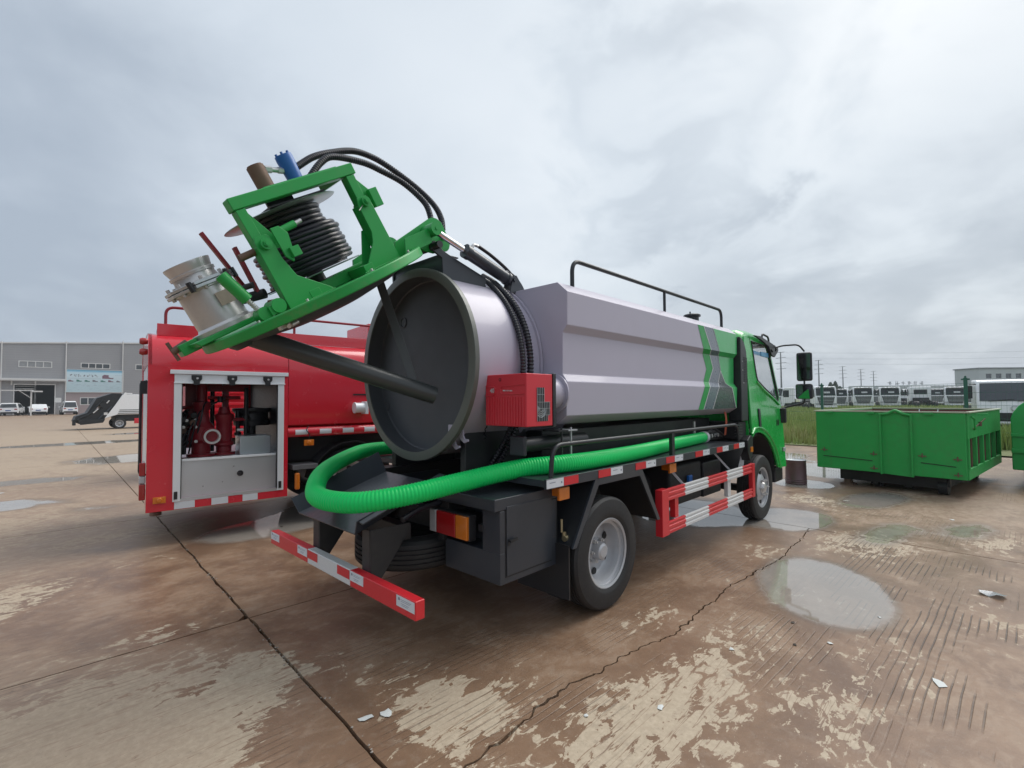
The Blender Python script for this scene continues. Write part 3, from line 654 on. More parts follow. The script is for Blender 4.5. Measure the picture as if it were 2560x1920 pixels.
    bseg(-.999, -.306, redp); bseg(-.304, .310, whitep); bseg(.312, .999, redp)
    def stick(y0, y1, z0, z1, m):
        q = MB(); q.box((-.0022, y0, z0), (-.0004, y1, z1)); return q.build('reflective_sticker', m, bp)
    for y0, y1, z0, z1, m in ((-.993, -.825, .470, .526, tape_w), (-.82, -.665, .47, .526, redp), (-.47, -.308, .472, .530, tape_w), (-.302, -.141, .472, .527, tape_r), (.148, .308, .472, .527, tape_r), (.314, .475, .472, .528, tape_w), (.824, .990, .472, .528, tape_w)):
        stick(y0, y1, z0, z1, m)
        if m is tape_w:
            q = MB(); d = y1-y0
            q.box((-.0026, y1-.035*1, z0+.034), (-.0023, y1-.018, z0+.048))
            for i, zz in enumerate((z1-.016, z1-.024, z0+.020, z0+.012)): q.box((-.0026, y0+.03+i*.01, zz), (-.0023, y1-.04-i*.004, zz+.0022))
            q.build('sticker_print', printd if False else printm, bp)
    for y in (-.40, .30):
        q = MB(); q.plate([(.062, .45), (.115, .45), (.34, .74), (.34, .78), (.062, .78)], [], lambda u, v, w, y=y: (u, y-.045+w, v), .010)
        q.box((.062, y-.035, .44), (.074, y+.06, .78)); q.build('bumper_bracket', black, T, .003)
    # ---- drain tray behind the tank
    q = MB()
    rear = [(0.0, .60, .840), (0.0, .46, .757), (0.0, -.364, .757), (0.0, -.385, .838)]
    front = [(.62, .42, 1.15), (.62, .30, 1.00), (.62, -.36, .985), (.62, -.40, 1.06)]
    for th, rev in ((0, 0),):
        for i in range(3):
            a0, b0, c0, d0 = [Vector(p) for p in (rear[i], rear[i+1], front[i+1], front[i])]
            n = (b0-a0).cross(d0-a0).normalized()*.005
            q.hexa([a0-n, b0-n, c0-n, d0-n, a0+n, b0+n, c0+n, d0+n])
    q.hexa([Vector(p) for p in ((.012, -.379, .830), (.62, -.395, 1.052), (.62, -.455, 1.046), (.012, -.44, .822), (.012, -.379, .838), (.62, -.395, 1.06), (.62, -.455, 1.055), (.012, -.44, .831))])
    q.build('drain_tray', dark, T, .002)
    q = MB(); q.box((.30, -.40, .66), (.38, .40, .76)); q.build('rear_crossmember', black, T, .005)
    q = MB(); q.tube(spline([(.30, -.42, .80), (.45, -.40, .84), (.62, -.40, .86)], 6), .02, 10); q.build('air_line', blackhose, T)
    # ---- burner
    BX, BY = -.145, -.125     # the casing hangs outside the tank shell
    bu = empty('burner', (BX, BY, 0)); bu.parent = T
    q = MB(); q.box((.945, -.925, 1.392), (1.205, -.545, 1.735)); q.build('burner_case', redb, bu, .006, 3)
    q = MB(); q.box((1.206, -.930, 1.382), (1.238, -.54, 1.740)); q.build('burner_back_plate', black, bu, .003)
    rb = MB()
    for i in range(14):
        y = -.900+i*.0245; rb.box((.9390, y-.005, 1.400), (.9455, y+.005, 1.585))
    rb.build('burner_front_ribs', redb, bu, .002, 1)
    q = MB()
    q.tube([(.943, -.548, 1.658), (.943, -.630, 1.655), (.943, -.645, 1.64), (.943, -.645, 1.61), (.943, -.63, 1.597), (.943, -.548, 1.595)], .0035, 6)
    q.tube([(.943, -.915, 1.665), (.943, -.71, 1.655), (.943, -.695, 1.64), (.943, -.695, 1.615), (.943, -.71, 1.602), (.943, -.915, 1.605)], .0035, 6); q.build('burner_badge_border', redb, bu)
    Mt = lambda p: Matrix(((0, 0, -1, p[0]), (-1, 0, 0, p[1]), (0, 1, 0, p[2]), (0, 0, 0, 1)))
    text('burner_number', '40', .042, whiteplas, Mt((.9435, -.612, 1.627)), bu)
    q = MB()
    for i, (w, h) in enumerate(((.016, .008), (.007, .009), (.007, .008), (.006, .009), (.006, .008), (.008, .009), (.010, .007))):
        y = -.722-i*.0125; q.box((.9415, y-w*.45, 1.627-h/2-i*.0004), (.9440, y+w*.30, 1.627+h/2-i*.0004))
    q.build('burner_maker_print', whiteplas, bu)
    q = MB(); q.lathe((.947, -.688, 1.700), (-1, 0, 0), [(0, .011), (.004, .011), (.004, .008), (-.002, .007), (-.002, .001)], 14); q.build('burner_sight_hole', under, bu)
    # stepped intake grille on the burner's side
    q = MB()
    for x0, x1, z0, z1 in ((1.045, 1.115, 1.425, 1.645), (1.115, 1.15, 1.425, 1.55), (1.15, 1.175, 1.465, 1.55), ): q.box((x0, -.9268, z0), (x1, -.9252, z1))
    q.build('burner_grille_opening', under, bu)
    q = MB()
    for x in [1.045+.0175*i for i in range(9)]:
        z1 = 1.645 if x < 1.12 else 1.55; z0 = 1.425 if x < 1.155 else 1.465
        if x < 1.178: q.box((x-.0012, -.9295, z0), (x+.0012, -.9268, z1))
    for z in (1.465, 1.508, 1.55, 1.60):
        q.box((1.045, -.9292, z-.0012), (1.175 if z < 1.56 else 1.115, -.9268, z+.0012))
    for rad in (.016, .027, .038, .049):
        pth = [(1.082+rad*cos(a), -.9282, 1.505+rad*sin(a)*1.1) for a in [radians(150+210*i/14) for i in range(15)]]; q.tube([p for p in pth if p[0] > 1.046], .0022, 5)
    q.build('burner_grille', galv, bu)
    q = MB(); q.cyl((1.0933, -.815, 1.61), (1.37, -.815, 1.61), .120, n=40); q.cyl((1.345, -.815, 1.61), (1.3585, -.815, 1.61), .15, n=40); q.build('burner_flange', silver, T)
    # pipe stub with square flange below the burner
    q = MB(); q.cyl((1.0, -.80, 1.248), (1.75, -.80, 1.248), .054, n=24); pst = q.build('heater_pipe', black, T)
    q = MB(); q.box((.965, -.870, 1.180), (1.0, -.735, 1.315)); q.build('square_flange', dark, pst, .008)
    for x in (1.30, 1.41): 
        q = MB(); q.box((x, -.935, 1.05), (x+.012, -.925, 1.36)); q.box((x-.05, -.95, 1.335), (x+.06, -.80, 1.345)); q.build('pipe_hanger', rimm if x > 1.4 else black, T)
    # ---- cable conduits and wiring beside the tank
    q = MB(); ribbed_tube(q, [(1.26, -.15, 2.60), (1.225, -.33, 2.50), (1.205, -.55, 2.31), (1.19, -.69, 2.09), (1.17, -.755, 1.84), (1.15, -.73, 1.60), (1.13, -.60, 1.30), (1.05, -.50, 1.04)], .027, .026, .007, 12, 5, 14); q.build('cable_conduit', blackhose, T)
    q = MB(); ribbed_tube(q, [(1.20, -.15, 2.58), (1.165, -.33, 2.49), (1.135, -.54, 2.30), (1.115, -.68, 2.09), (1.10, -.745, 1.84), (1.09, -.72, 1.60), (1.08, -.60, 1.30), (1.0, -.45, 1.02)], .022, .022, .005, 12, 5, 14); q.build('cable_conduit', blackhose, T)
    q = MB()
    for d in (0, .018): q.tube(spline([(.97, -.50, 1.47), (.955, -.475+d, 1.36), (.95, -.44+d, 1.25), (.95, -.42+d, 1.15), (.96, -.44+d, 1.06)], 8), .006, 8)
    q.build('wiring', whiteplas, T)
    q = MB()
    for i in range(5): q.tube(spline([(.95, -.49+.02*sin(i*2), 1.46-.035*i), (.945, -.52+.02*sin(i*3), 1.44-.035*i), (.95, -.49, 1.42-.035*i)], 5), .004, 6)
    q.build('wiring', blackhose, T)
    # ---- hinge bracket, hydraulic cylinder
    q = MB()
    for y in (-.335, .315): q.plate([(.595, 2.645), (.595, 2.690), (.615, 2.708), (.645, 2.705), (.70, 2.655), (.76, 2.635), (1.12, 2.530), (1.12, 2.445), (.70, 2.445), (.69, 2.60)], [], lambda u, v, w, y=y: (u, y+w, v), .020)
    q.plate([(-.315, 2.632), (.315, 2.632)]+[(.712*sin(radians(26-52*i/10)), 1.841+.712*cos(radians(26-52*i/10))) for i in range(11)], [], lambda u, v, w: (.704+w, u, v), .02); q.box((.704, -.315, 2.632), (.86, .315, 2.642)); q.build('hinge_bracket', dark, T, .003)
    q = MB(); q.cyl((HS[0], -.40, HS[2]), (HS[0], .40, HS[2]), .026); q.build('hinge_pin', black, T)
    for sgn in (-1, 1):
        y = sgn*.385; A = LID(-.01, y, .106); Bp = Vector((1.345, y, 2.535)); d = (Bp-A).normalized()
        q = MB(); q.cyl(A, A+d*.42, .023, n=20); rod = q.build('cylinder_rod', chrome, T)
        q = MB(); q.cyl(A+d*.30, A+d*.345, .054, n=24); q.cyl(A+d*.345, Bp-d*.05, .048, n=24); q.cyl(Bp-d*.055, Bp-d*.03, .054, n=24); q.cyl(Bp+Vector((0, -.028, 0)), Bp+Vector((0, .028, 0)), .038, n=18); q.box(Bp-Vector((.06, .018, .02)), Bp+Vector((0, .018, .02)))
        cy = q.build('hydraulic_cylinder', dark, T, angle=30)
        q = MB()
        for dy in (-.045, .035): q.plate([(1.30, 2.43), (1.50, 2.43), (1.375, 2.575), (1.335, 2.575)], [], lambda u, v, w, yy=y+dy: (u, yy+w, v), .010)
        q.cyl((1.345, y-.06, 2.535), (1.345, y+.06, 2.535), .016); q.build('cylinder_anchor', dark, T)
        p0 = A+d*.37
        q = MB(); q.tube(fillet([p0+Vector((0, 0, .03)), p0+Vector((.015, 0, .085)), p0+Vector((.075, 0, .082))], .02), .012, 10); q.build('hose_elbow', steel, cy)
        q = MB(); q.tube(fillet([Bp+Vector((-.06, 0, .03)), Bp+Vector((-.05, 0, .075)), Bp+Vector((-.01, 0, .07))], .02), .010, 10); q.build('hose_elbow', steel, cy)
        q = MB(); q.tube(spline([p0+Vector((.07, 0, .083)), (1.13, y, 2.700), (1.30, y, 2.625), (1.43, y+.01, 2.545), (1.52, y+.02, 2.45)], 8), .014, 10); q.tube(spline([Bp+Vector((-.015, 0, .07)), (1.40, y, 2.575), (1.47, y, 2.52), (1.53, y, 2.44)], 8), .012, 10); q.build('hydraulic_hose', blackhose, T)
    lid_assembly(T)
    truck_cab(T)
    # ---- clutter below the deck
    q = MB(); q.box((3.0, -.92, .50), (3.75, -.50, .90)); q.build('fuel_tank', under, T, .03, 3)
    q = MB(); q.box((3.85, -.90, .48), (4.35, -.48, .86)); q.build('battery_box', black, T, .015)
    q = MB(); q.cyl((2.62, -.60, .70), (3.0, -.60, .70), .13, n=24); q.build('air_tank', under, T)
    q = MB(); q.cyl((4.5, -.55, .70), (4.85, -.55, .70), .09, n=18); q.build('exhaust_silencer', rust, T)
    q = MB(); q.box((3.35, -.96, .70), (3.44, -.93, .78)); q.build('blue_cap', blue, T, .01)
    q = MB(); q.plate([(4.78, .70), (5.05, .68), (5.05, .90), (4.98, .93), (4.86, .92)], [], lambda u, v, w: (u, -.93+w, v), .16); q.cyl((5.0, -.88, .92), (5.03, -.88, .965), .028); q.build('washer_bottle', whiteplas, T, .012, 3)
    q = MB(); q.box((4.88, -1.075, .90), (4.95, -1.06, .965)); q.build('side_reflector', amber, T, .004)
    # pipework on the front end of the deck
    q = MB(); 
    for i, x in enumerate((4.35, 4.48, 4.6)):
        q.tube(spline([(x-.25, -.70, 1.06), (x-.1, -.74, 1.14+.03*i), (x+.05, -.76, 1.16), (x+.15, -.80, 1.10)], 6), .016, 8)
    q.box((4.15, -.78, 1.07), (4.75, -.74, 1.10)); q.build('deck_pipework', plastic, T)
    q = MB()
    for x in (4.38, 4.47, 4.56): q.cyl((x, -.80, 1.12), (x, -.76, 1.12), .022, n=10)
    q.cyl((4.05, -.72, 1.05), (4.05, -.72, 1.30), .014); q.build('deck_fittings', steel, T)
    q = MB()
    for d in (0, .03): q.tube(spline([(4.60+d, -.86, 1.42), (4.59+d, -.88, 1.30), (4.60+d, -.86, 1.12)], 6), .006, 6)
    q.build('orange_cable', mat('orange_cable', (.55, .12, .06), .5), T)
    return T

def lid_assembly(T):
    # lid
    q = MB(); o = LID(.807, 0, 0); nn = LID(0, 0, 1)-LID(0, 0, 0)
    q.lathe(o, nn, [(-.006, .60), (-.006, .737), (.0, .741), (.044, .741), (.050, .737), (.050, .690), (.030, .685), (.030, .001)], 80); lid = q.build('tank_lid', green_lid, T, angle=30)
    q = MB(); q.lathe(o, nn, [(-.004, .61), (-.05, .50), (-.085, .28), (-.095, .001)], 64); q.build('lid_inner_dish', tankin, lid, angle=30)
    # base beams on the lid
    for t0 in (-.155, .17):
        q = MB(); lbox(q, (.22, t0, .031), (1.16, t0+.05, .10)); q.build('lid_beam', green, lid, .004)
    q = MB(); lbox(q, (.55, -.36, .031), (.62, .36, .085)); lbox(q, (.95, -.36, .031), (1.02, .36, .085)); q.build('lid_beam', green, lid, .004)
    t0, t1 = -.345, -.255
    # lower posts with gussets
    q = MB(); lplate(q, [(1.165, .035), (.86, .035), (.88, .06), (1.03, .19), (1.055, .30), (1.055, .43), (1.075, .445), (1.14, .445), (1.15, .42)], t0-.012, t0); lbox(q, (1.06, t0, .035), (1.145, t1, .40)); q.build('frame_post', green, lid, .004)
    q = MB(); lplate(q, [(.635, .035), (.33, .035), (.345, .42), (.36, .46), (.435, .46), (.445, .42), (.445, .25), (.47, .19), (.60, .06)], t0-.012, t0); lbox(q, (.355, t0, .035), (.435, t1, .42)); q.build('frame_post', green, lid, .004)
    q = MB(); lplate(q, [(.58, .04), (.50, .04), (.42, .20), (.42, .28), (.44, .28)], t1, t1+.012); q.build('post_gusset', green, lid, .002)
    # upper swing frame
    q = MB(); lbox(q, (.335, -.335, .600), (1.150, -.255, .665)); up = q.build('reel_frame', green, lid, .006)
    q = MB(); lbox(q, (1.085, -.332, .33), (1.140, -.262, .598)); lplate(q, [(1.083, .60), (1.083, .36), (.985, .36), (.985, .39)], -.30, -.290); q.build('frame_leg', green, up, .003)
    q = MB(); lbox(q, (.355, -.332, .10), (.415, -.262, .598)); lplate(q, [(.353, .60), (.353, .40), (.255, .40), (.255, .46)], -.30, -.290); q.build('frame_leg', green, up, .003)
    q = MB(); lbox(q, (.25, -.345, .375), (.315, -.31, .49)); lbox(q, (.25, -.31, .42), (.36, -.26, .445)); q.build('frame_stop', green, up, .004)
    for s, n in ((1.105, .395), (.395, .425)):
        q = MB(); a = LID(s, -.40, n); b = LID(s, -.24, n); q.cyl(a, b, .013, n=12); q.cyl(LID(s, -.385, n), LID(s, -.357, n), .030, n=18); q.cyl(LID(s, -.395, n), LID(s, -.385, n), .020, n=6); q.build('pivot_bolt', green, lid)
    q = MB(); q.cyl(LID(.42, -.36, .41), LID(.50, -.42, .385), .003, n=6); q.build('split_pin', steel, lid)
    q = MB(); q.cyl(LID(1.02, -.345, .43), LID(.885, -.345, .445), .020, n=16); sl = q.build('spring_latch', green, lid)
    q = MB(); q.cyl(LID(.885, -.345, .445), LID(.84, -.345, .450), .012, n=12); q.build('latch_pin', steel, sl)
    q = MB(); lplate(q, [(1.04, .46), (.99, .46), (.96, .41), (.985, .30), (1.01, .26), (1.04, .30)], -.372, -.360); lbox(q, (.955, -.40, .28), (1.01, -.372, .335)); q.build('latch_plate', green, lid, .003)
    # ground-in bits at the post feet
    q = MB(); q.cyl(LID(1.17, -.31, .10), LID(1.235, -.31, .115), .018, n=12); q.build('rubber_buffer', rust, lid)
    q = MB(); q.cyl(LID(1.14, -.28, .385), LID(1.235, -.28, .38), .020, n=12); q.build('rubber_buffer', rust, lid)
    for (s0, s1) in ((.86, 1.16), (.34, .63)):
        q = MB(); pth = resample([LID(s0, t0-.013, .037), LID(s1, t0-.013, .037)], .004); q.tube(pth, .006, 6, rfun=lambda i: .0055+.0018*(i % 2)); q.build('weld_bead', green_lid, lid)
    for s, t in ((.30, -.42), (.70, -.55), (1.12, -.50), (1.35, -.35)):
        q = MB(); q.cyl(LID(s, t, .03), LID(s, t, .045), .016, n=6); q.cyl(LID(s, t, .045), LID(s, t, .058), .008, n=8); q.build('lid_bolt', steel, lid)
    # reel
    sc, tc = .72, .06
    C = lambda n: LID(sc, tc, n)
    q = MB(); q.lathe(C(0), nn, [(.560, .001), (.560, .355), (.564, .362), (.568, .355), (.568, .001)], 56); reel = q.build('reel_disc', galv, lid, angle=30)
    q = MB(); q.lathe(C(0), nn, [(.148, .001), (.148, .315), (.152, .322), (.156, .315), (.156, .001)], 56); q.build('reel_disc', galv, lid, angle=30)
    q = MB(); q.cyl(C(.05), C(.66), .055, n=24); q.cyl(C(.032), C(.10), .10, n=24); q.build('reel_spindle', black, lid)
    q = MB(); lbox(q, (.55, -.26, .571), (.92, .05, .580)); lbox(q, (.62, .0, .580), (.80, .02, .66)); q.build('reel_guide_plate', black, lid)
    path = []; d = (LID(1, 0, 0)-LID(0, 0, 0)); tv = Vector((0, 1, 0))
    def turn(r0, n0, n1, k):
        for i in range(k*36): 
            a = 2*pi*i/36; f = i/(k*36); wob = .006*sin(a*1.3+n0*9)+.007*mnoise.noise(Vector((f*k*1.7, n0*31, 3))); path.append(C(n0+(n1-n0)*f)+d*((r0+wob)*cos(a))+tv*((r0+wob)*sin(a)))
    turn(.276, .172, .392, 8); turn(.258, .400, .415, 1); turn(.218, .424, .545, 4)
    q = MB(); q.tube(path, .0155, 9); q.build('jetting_hose_coil', blackhose, lid)
    q = MB(); q.lathe(C(0), nn, [(.16, .24), (.42, .23), (.42, .17), (.555, .17)], 40); q.build('jetting_hose_core', blackhose, lid)
    # motor plate, motor, swivel
    q = MB(); lbox(q, (.40, -.26, .668), (.90, .15, .682)); lbox(q, (.40, -.26, .60), (.42, .0, .668)); q.build('motor_plate', green, up, .003)
    M0 = lambda n: LID(.505, .07, n)
    q = MB(); q.lathe(M0(0), nn, [(.683, .040), (.683, .062), (.715, .062), (.72, .052), (.74, .050), (.86, .056), (.885, .054), (.885, .001)], 24)
    for i in range(6):
        a = 2*pi*i/6; p = M0(.885)+d*(.042*cos(a))+tv*(.042*sin(a)); q.cyl(p, p+nn*.014, .009, n=8)
    q.build('hydraulic_motor', blue, up, angle=30)
    q = MB(); q.cyl(C(.683), C(.86), .053, n=24); q.cyl(C(.86), C(.868), .046, n=24); q.build('swivel_joint', rust, up)
    q = MB(); a = C(.835)-d*.05; b = M0(.80)+d*.05; q.cyl(a, a.lerp(b, .35), .022, n=6); q.cyl(a.lerp(b, .3), a.lerp(b, .75), .016, n=12); q.cyl(a.lerp(b, .7), b, .020, n=6); q.build('pipe_coupling', steel, up)
    q = MB(); ribbed_tube(q, [M0(.80)-d*.05, (-.068, .1, 3.225), (.064, .1, 3.305), (.215, .1, 3.372), (.353, .1, 3.385), (.487, .08, 3.352), (.70, .02, 3.24), (.80, -.08, 3.10), (.815, -.16, 2.97), (.80, -.20, 2.86)], .0235, .016, .0035, 12, 4, 12); q.build('hydraulic_hose', blackhose, T)
    q = MB(); ribbed_tube(q, [LID(.45, .03, .70), (-.054, .02, 3.160), (.036, .02, 3.235), (.251, .02, 3.272), (.391, .01, 3.258), (.551, -.02, 3.215), (.655, -.08, 3.125), (.70, -.14, 3.03), (.71, -.20, 2.86)], .0235, .016, .0035, 12, 4, 12); q.build('hydraulic_hose', blackhose, T)
    # hinge arms
    arc = lambda cx, cy, r, a0, a1, n=6: [(cx+r*cos(radians(a0+(a1-a0)*i/n)), cy+r*sin(radians(a0+(a1-a0)*i/n))) for i in range(n+1)]
    for t0 in (-.30, .28):
        q = MB(); lplate(q, [(.33, .03), (.27, .135)]+arc(-.10, .10, .085, 80, 180)+arc(-.11, .0, .075, 180, 260)+[(.0, -.045), (.07, .0), (.10, .03)], t0, t0+.020); arm = q.build('hinge_arm', green, lid, .003)
        if t0 < 0:
            q = MB(); lplate(q, [(.30, .032), (.25, .13), (.02, .13), (.05, .032)], t0-.085, t0-.075); lbox(q, (.03, t0-.075, .05), (.05, t0, .12)); q.build('hinge_web', green, lid, .002)
        sg = -1 if t0 < 0 else 1; tb = t0 if t0 < 0 else t0+.02
        q = MB(); q.cyl(LID(-.01, tb, .106), LID(-.01, tb+sg*.125, .106), .046, n=28); q.cyl(LID(-.01, tb+sg*.125, .106), LID(-.01, tb+sg*.130, .106), .012, n=12); q.build('cylinder_boss', green, arm)
        q = MB(); q.cyl(LID(-.135, tb, .025), LID(-.135, tb+sg*.03, .025), .020, n=14); q.build('hinge_bolt', green, arm)
    # gate valve and suction elbow
    vs, vt = 1.375, .06
    V = lambda n: LID(vs, vt, n)
    q = MB(); lplate(q, [(1.17, .055), (1.60, .055), (1.62, .085), (1.17, .085)], vt-.20, vt+.20); lbox(q, (1.56, vt-.05, .04), (1.66, vt+.05, .105)); q.build('valve_mount', green, lid, .006)
    q = MB(); q.lathe(V(0), nn, [(.086, .185), (.108, .185), (.110, .152), (.125, .143), (.150, .143), (.318, .136), (.322, .145), (.330, .145)], 40); val = q.build('gate_valve_body', steel, lid, angle=30)
    q = MB(); pts = [(vs+.185*cos(a)*1.0, vt+.185*sin(a)) for a in [radians(22.5+45*i) for i in range(8)]]
    for n0, n1 in ((.330, .346), (.350, .366)): q.plate(pts, [], lambda u, v, w, n0=n0: LID(u, v, n0+w), n1-n0)
    q.build('valve_flange', galv, val, .002)
    for i in range(8):
        q = MB(); a = radians(45*i+8); p = LID(vs+.155*cos(a), vt+.155*sin(a), .315); q.cyl(p, p+nn*.072, .010, n=6); q.build('flange_bolt', steel, val)
    q = MB(); q.lathe(V(0), nn, [(.366, .128), (.372, .118), (.395, .112), (.408, .112), (.410, .120), (.425, .122), (.430, .112), (.445, .116), (.470, .123), (.478, .123), (.478, .112), (.40, .105), (.36, .104)], 40); q.build('suction_coupling', steel, val, angle=25)
    for i, a in enumerate((200, 235, 300)):
        q = MB(); p = LID(vs+.19*cos(radians(a)), vt+.19*sin(radians(a)), .338); q.cyl(p-nn*.02, p+nn*.035, .014, n=8); q.build('cam_lock_lug', black, val)
    q = MB(); lbox(q, (1.30, vt-.152, .20), (1.38, vt-.148, .275)); q.build('valve_plate_label', mat('tan_label', (.42, .34, .27), .5, var=.2, scale=30), val)
    q = MB(); q.bar(LID(1.150, .10, .24), LID(1.200, .10, .61), .034, .020); q.build('valve_lever', redd, val, .003)
    q = MB(); q.bar(LID(1.128, .02, .19), LID(1.108, .02, .47), .040, .020); q.build('valve_lever', redd, val, .003)
    q = MB(); q.cyl(LID(1.10, .0, .17), LID(1.20, .1, .19), .030, n=14); q.cyl(LID(1.13, .0, .24), LID(1.16, .12, .25), .018, n=12); q.bar(LID(1.09, .05, .16), LID(.98, -.1, .16), .006, .006); q.build('lever_linkage', black, val)
    # swing clamp
    q = MB(); q.cyl(LID(1.372, -.30, .335), LID(1.322, -.30, .175), .033, n=20); q.cyl(LID(1.373, -.30, .338), LID(1.370, -.30, .328), .028, n=20); cl = q.build('clamp_handle', green, lid)
    q = MB(); pth = resample([LID(1.322, -.30, .175), LID(1.296, -.30, .085)], .004); q.tube(pth, .014, 10, rfun=lambda i: .015 if i % 3 else .011); q.build('clamp_screw', steel, cl)
    q = MB(); q.cyl(LID(1.29, -.34, .075), LID(1.29, -.25, .075), .038, n=22); lbox(q, (1.20, -.36, .05), (1.27, -.25, .10)); q.cyl(LID(1.215, -.37, .085), LID(1.215, -.25, .085), .040, n=22); q.build('clamp_lug', green, lid)
    q = MB(); lbox(q, (1.225, -.40, -.035), (1.285, -.36, .02)); q.cyl(LID(1.24, -.44, -.03), LID(1.20, -.44, -.03), .012, n=10); q.cyl(LID(1.255, -.36, .0), LID(1.255, -.44, -.03), .014, n=8); q.build('clamp_hook', steel, lid)
    q = MB(); c0 = LID(1.60, .06, .10); q.cyl(c0, LID(1.69, .06, .085), .020, n=14); c1 = LID(1.685, .06, .087); q.cyl(c1+nn*.055-d*.0, c1-nn*.055, .010, n=10); q.build('wing_nut', rust, lid)
    # suction pipe inside, with its brace
    a = LID(1.30, .03, -.02); b = Vector((.600, -.36, 1.600))
    q = MB(); dd = (b-a).normalized(); q.cyl(a, b, .061, n=32, caps=False); q.cyl(b, b-dd*.010, .061, .054, n=32, caps=False); q.cyl(b-dd*.010, b-dd*.5, .054, n=32, caps=False); q.build('suction_pipe', pipem, lid)
    q = MB(); q.lathe(LID(1.33, .06, -.01), -nn, [(-.03, .10), (.02, .10), (.05, .07)], 24); q.build('pipe_collar', pipem, lid)
    e1 = a.lerp(b, .865)+Vector((-.005, -.012, .052)); q = MB(); q.bar(LID(.40, -.12, -.015), e1, .058, .010, up=(-.6, -.75, .1)); q.build('pipe_brace', pipem, lid, .002)
    q = MB(); q.cyl(LID(.36, -.16, -.02), LID(.36, .10, -.06), .035, n=16); q.build('lid_bracket', black, lid)

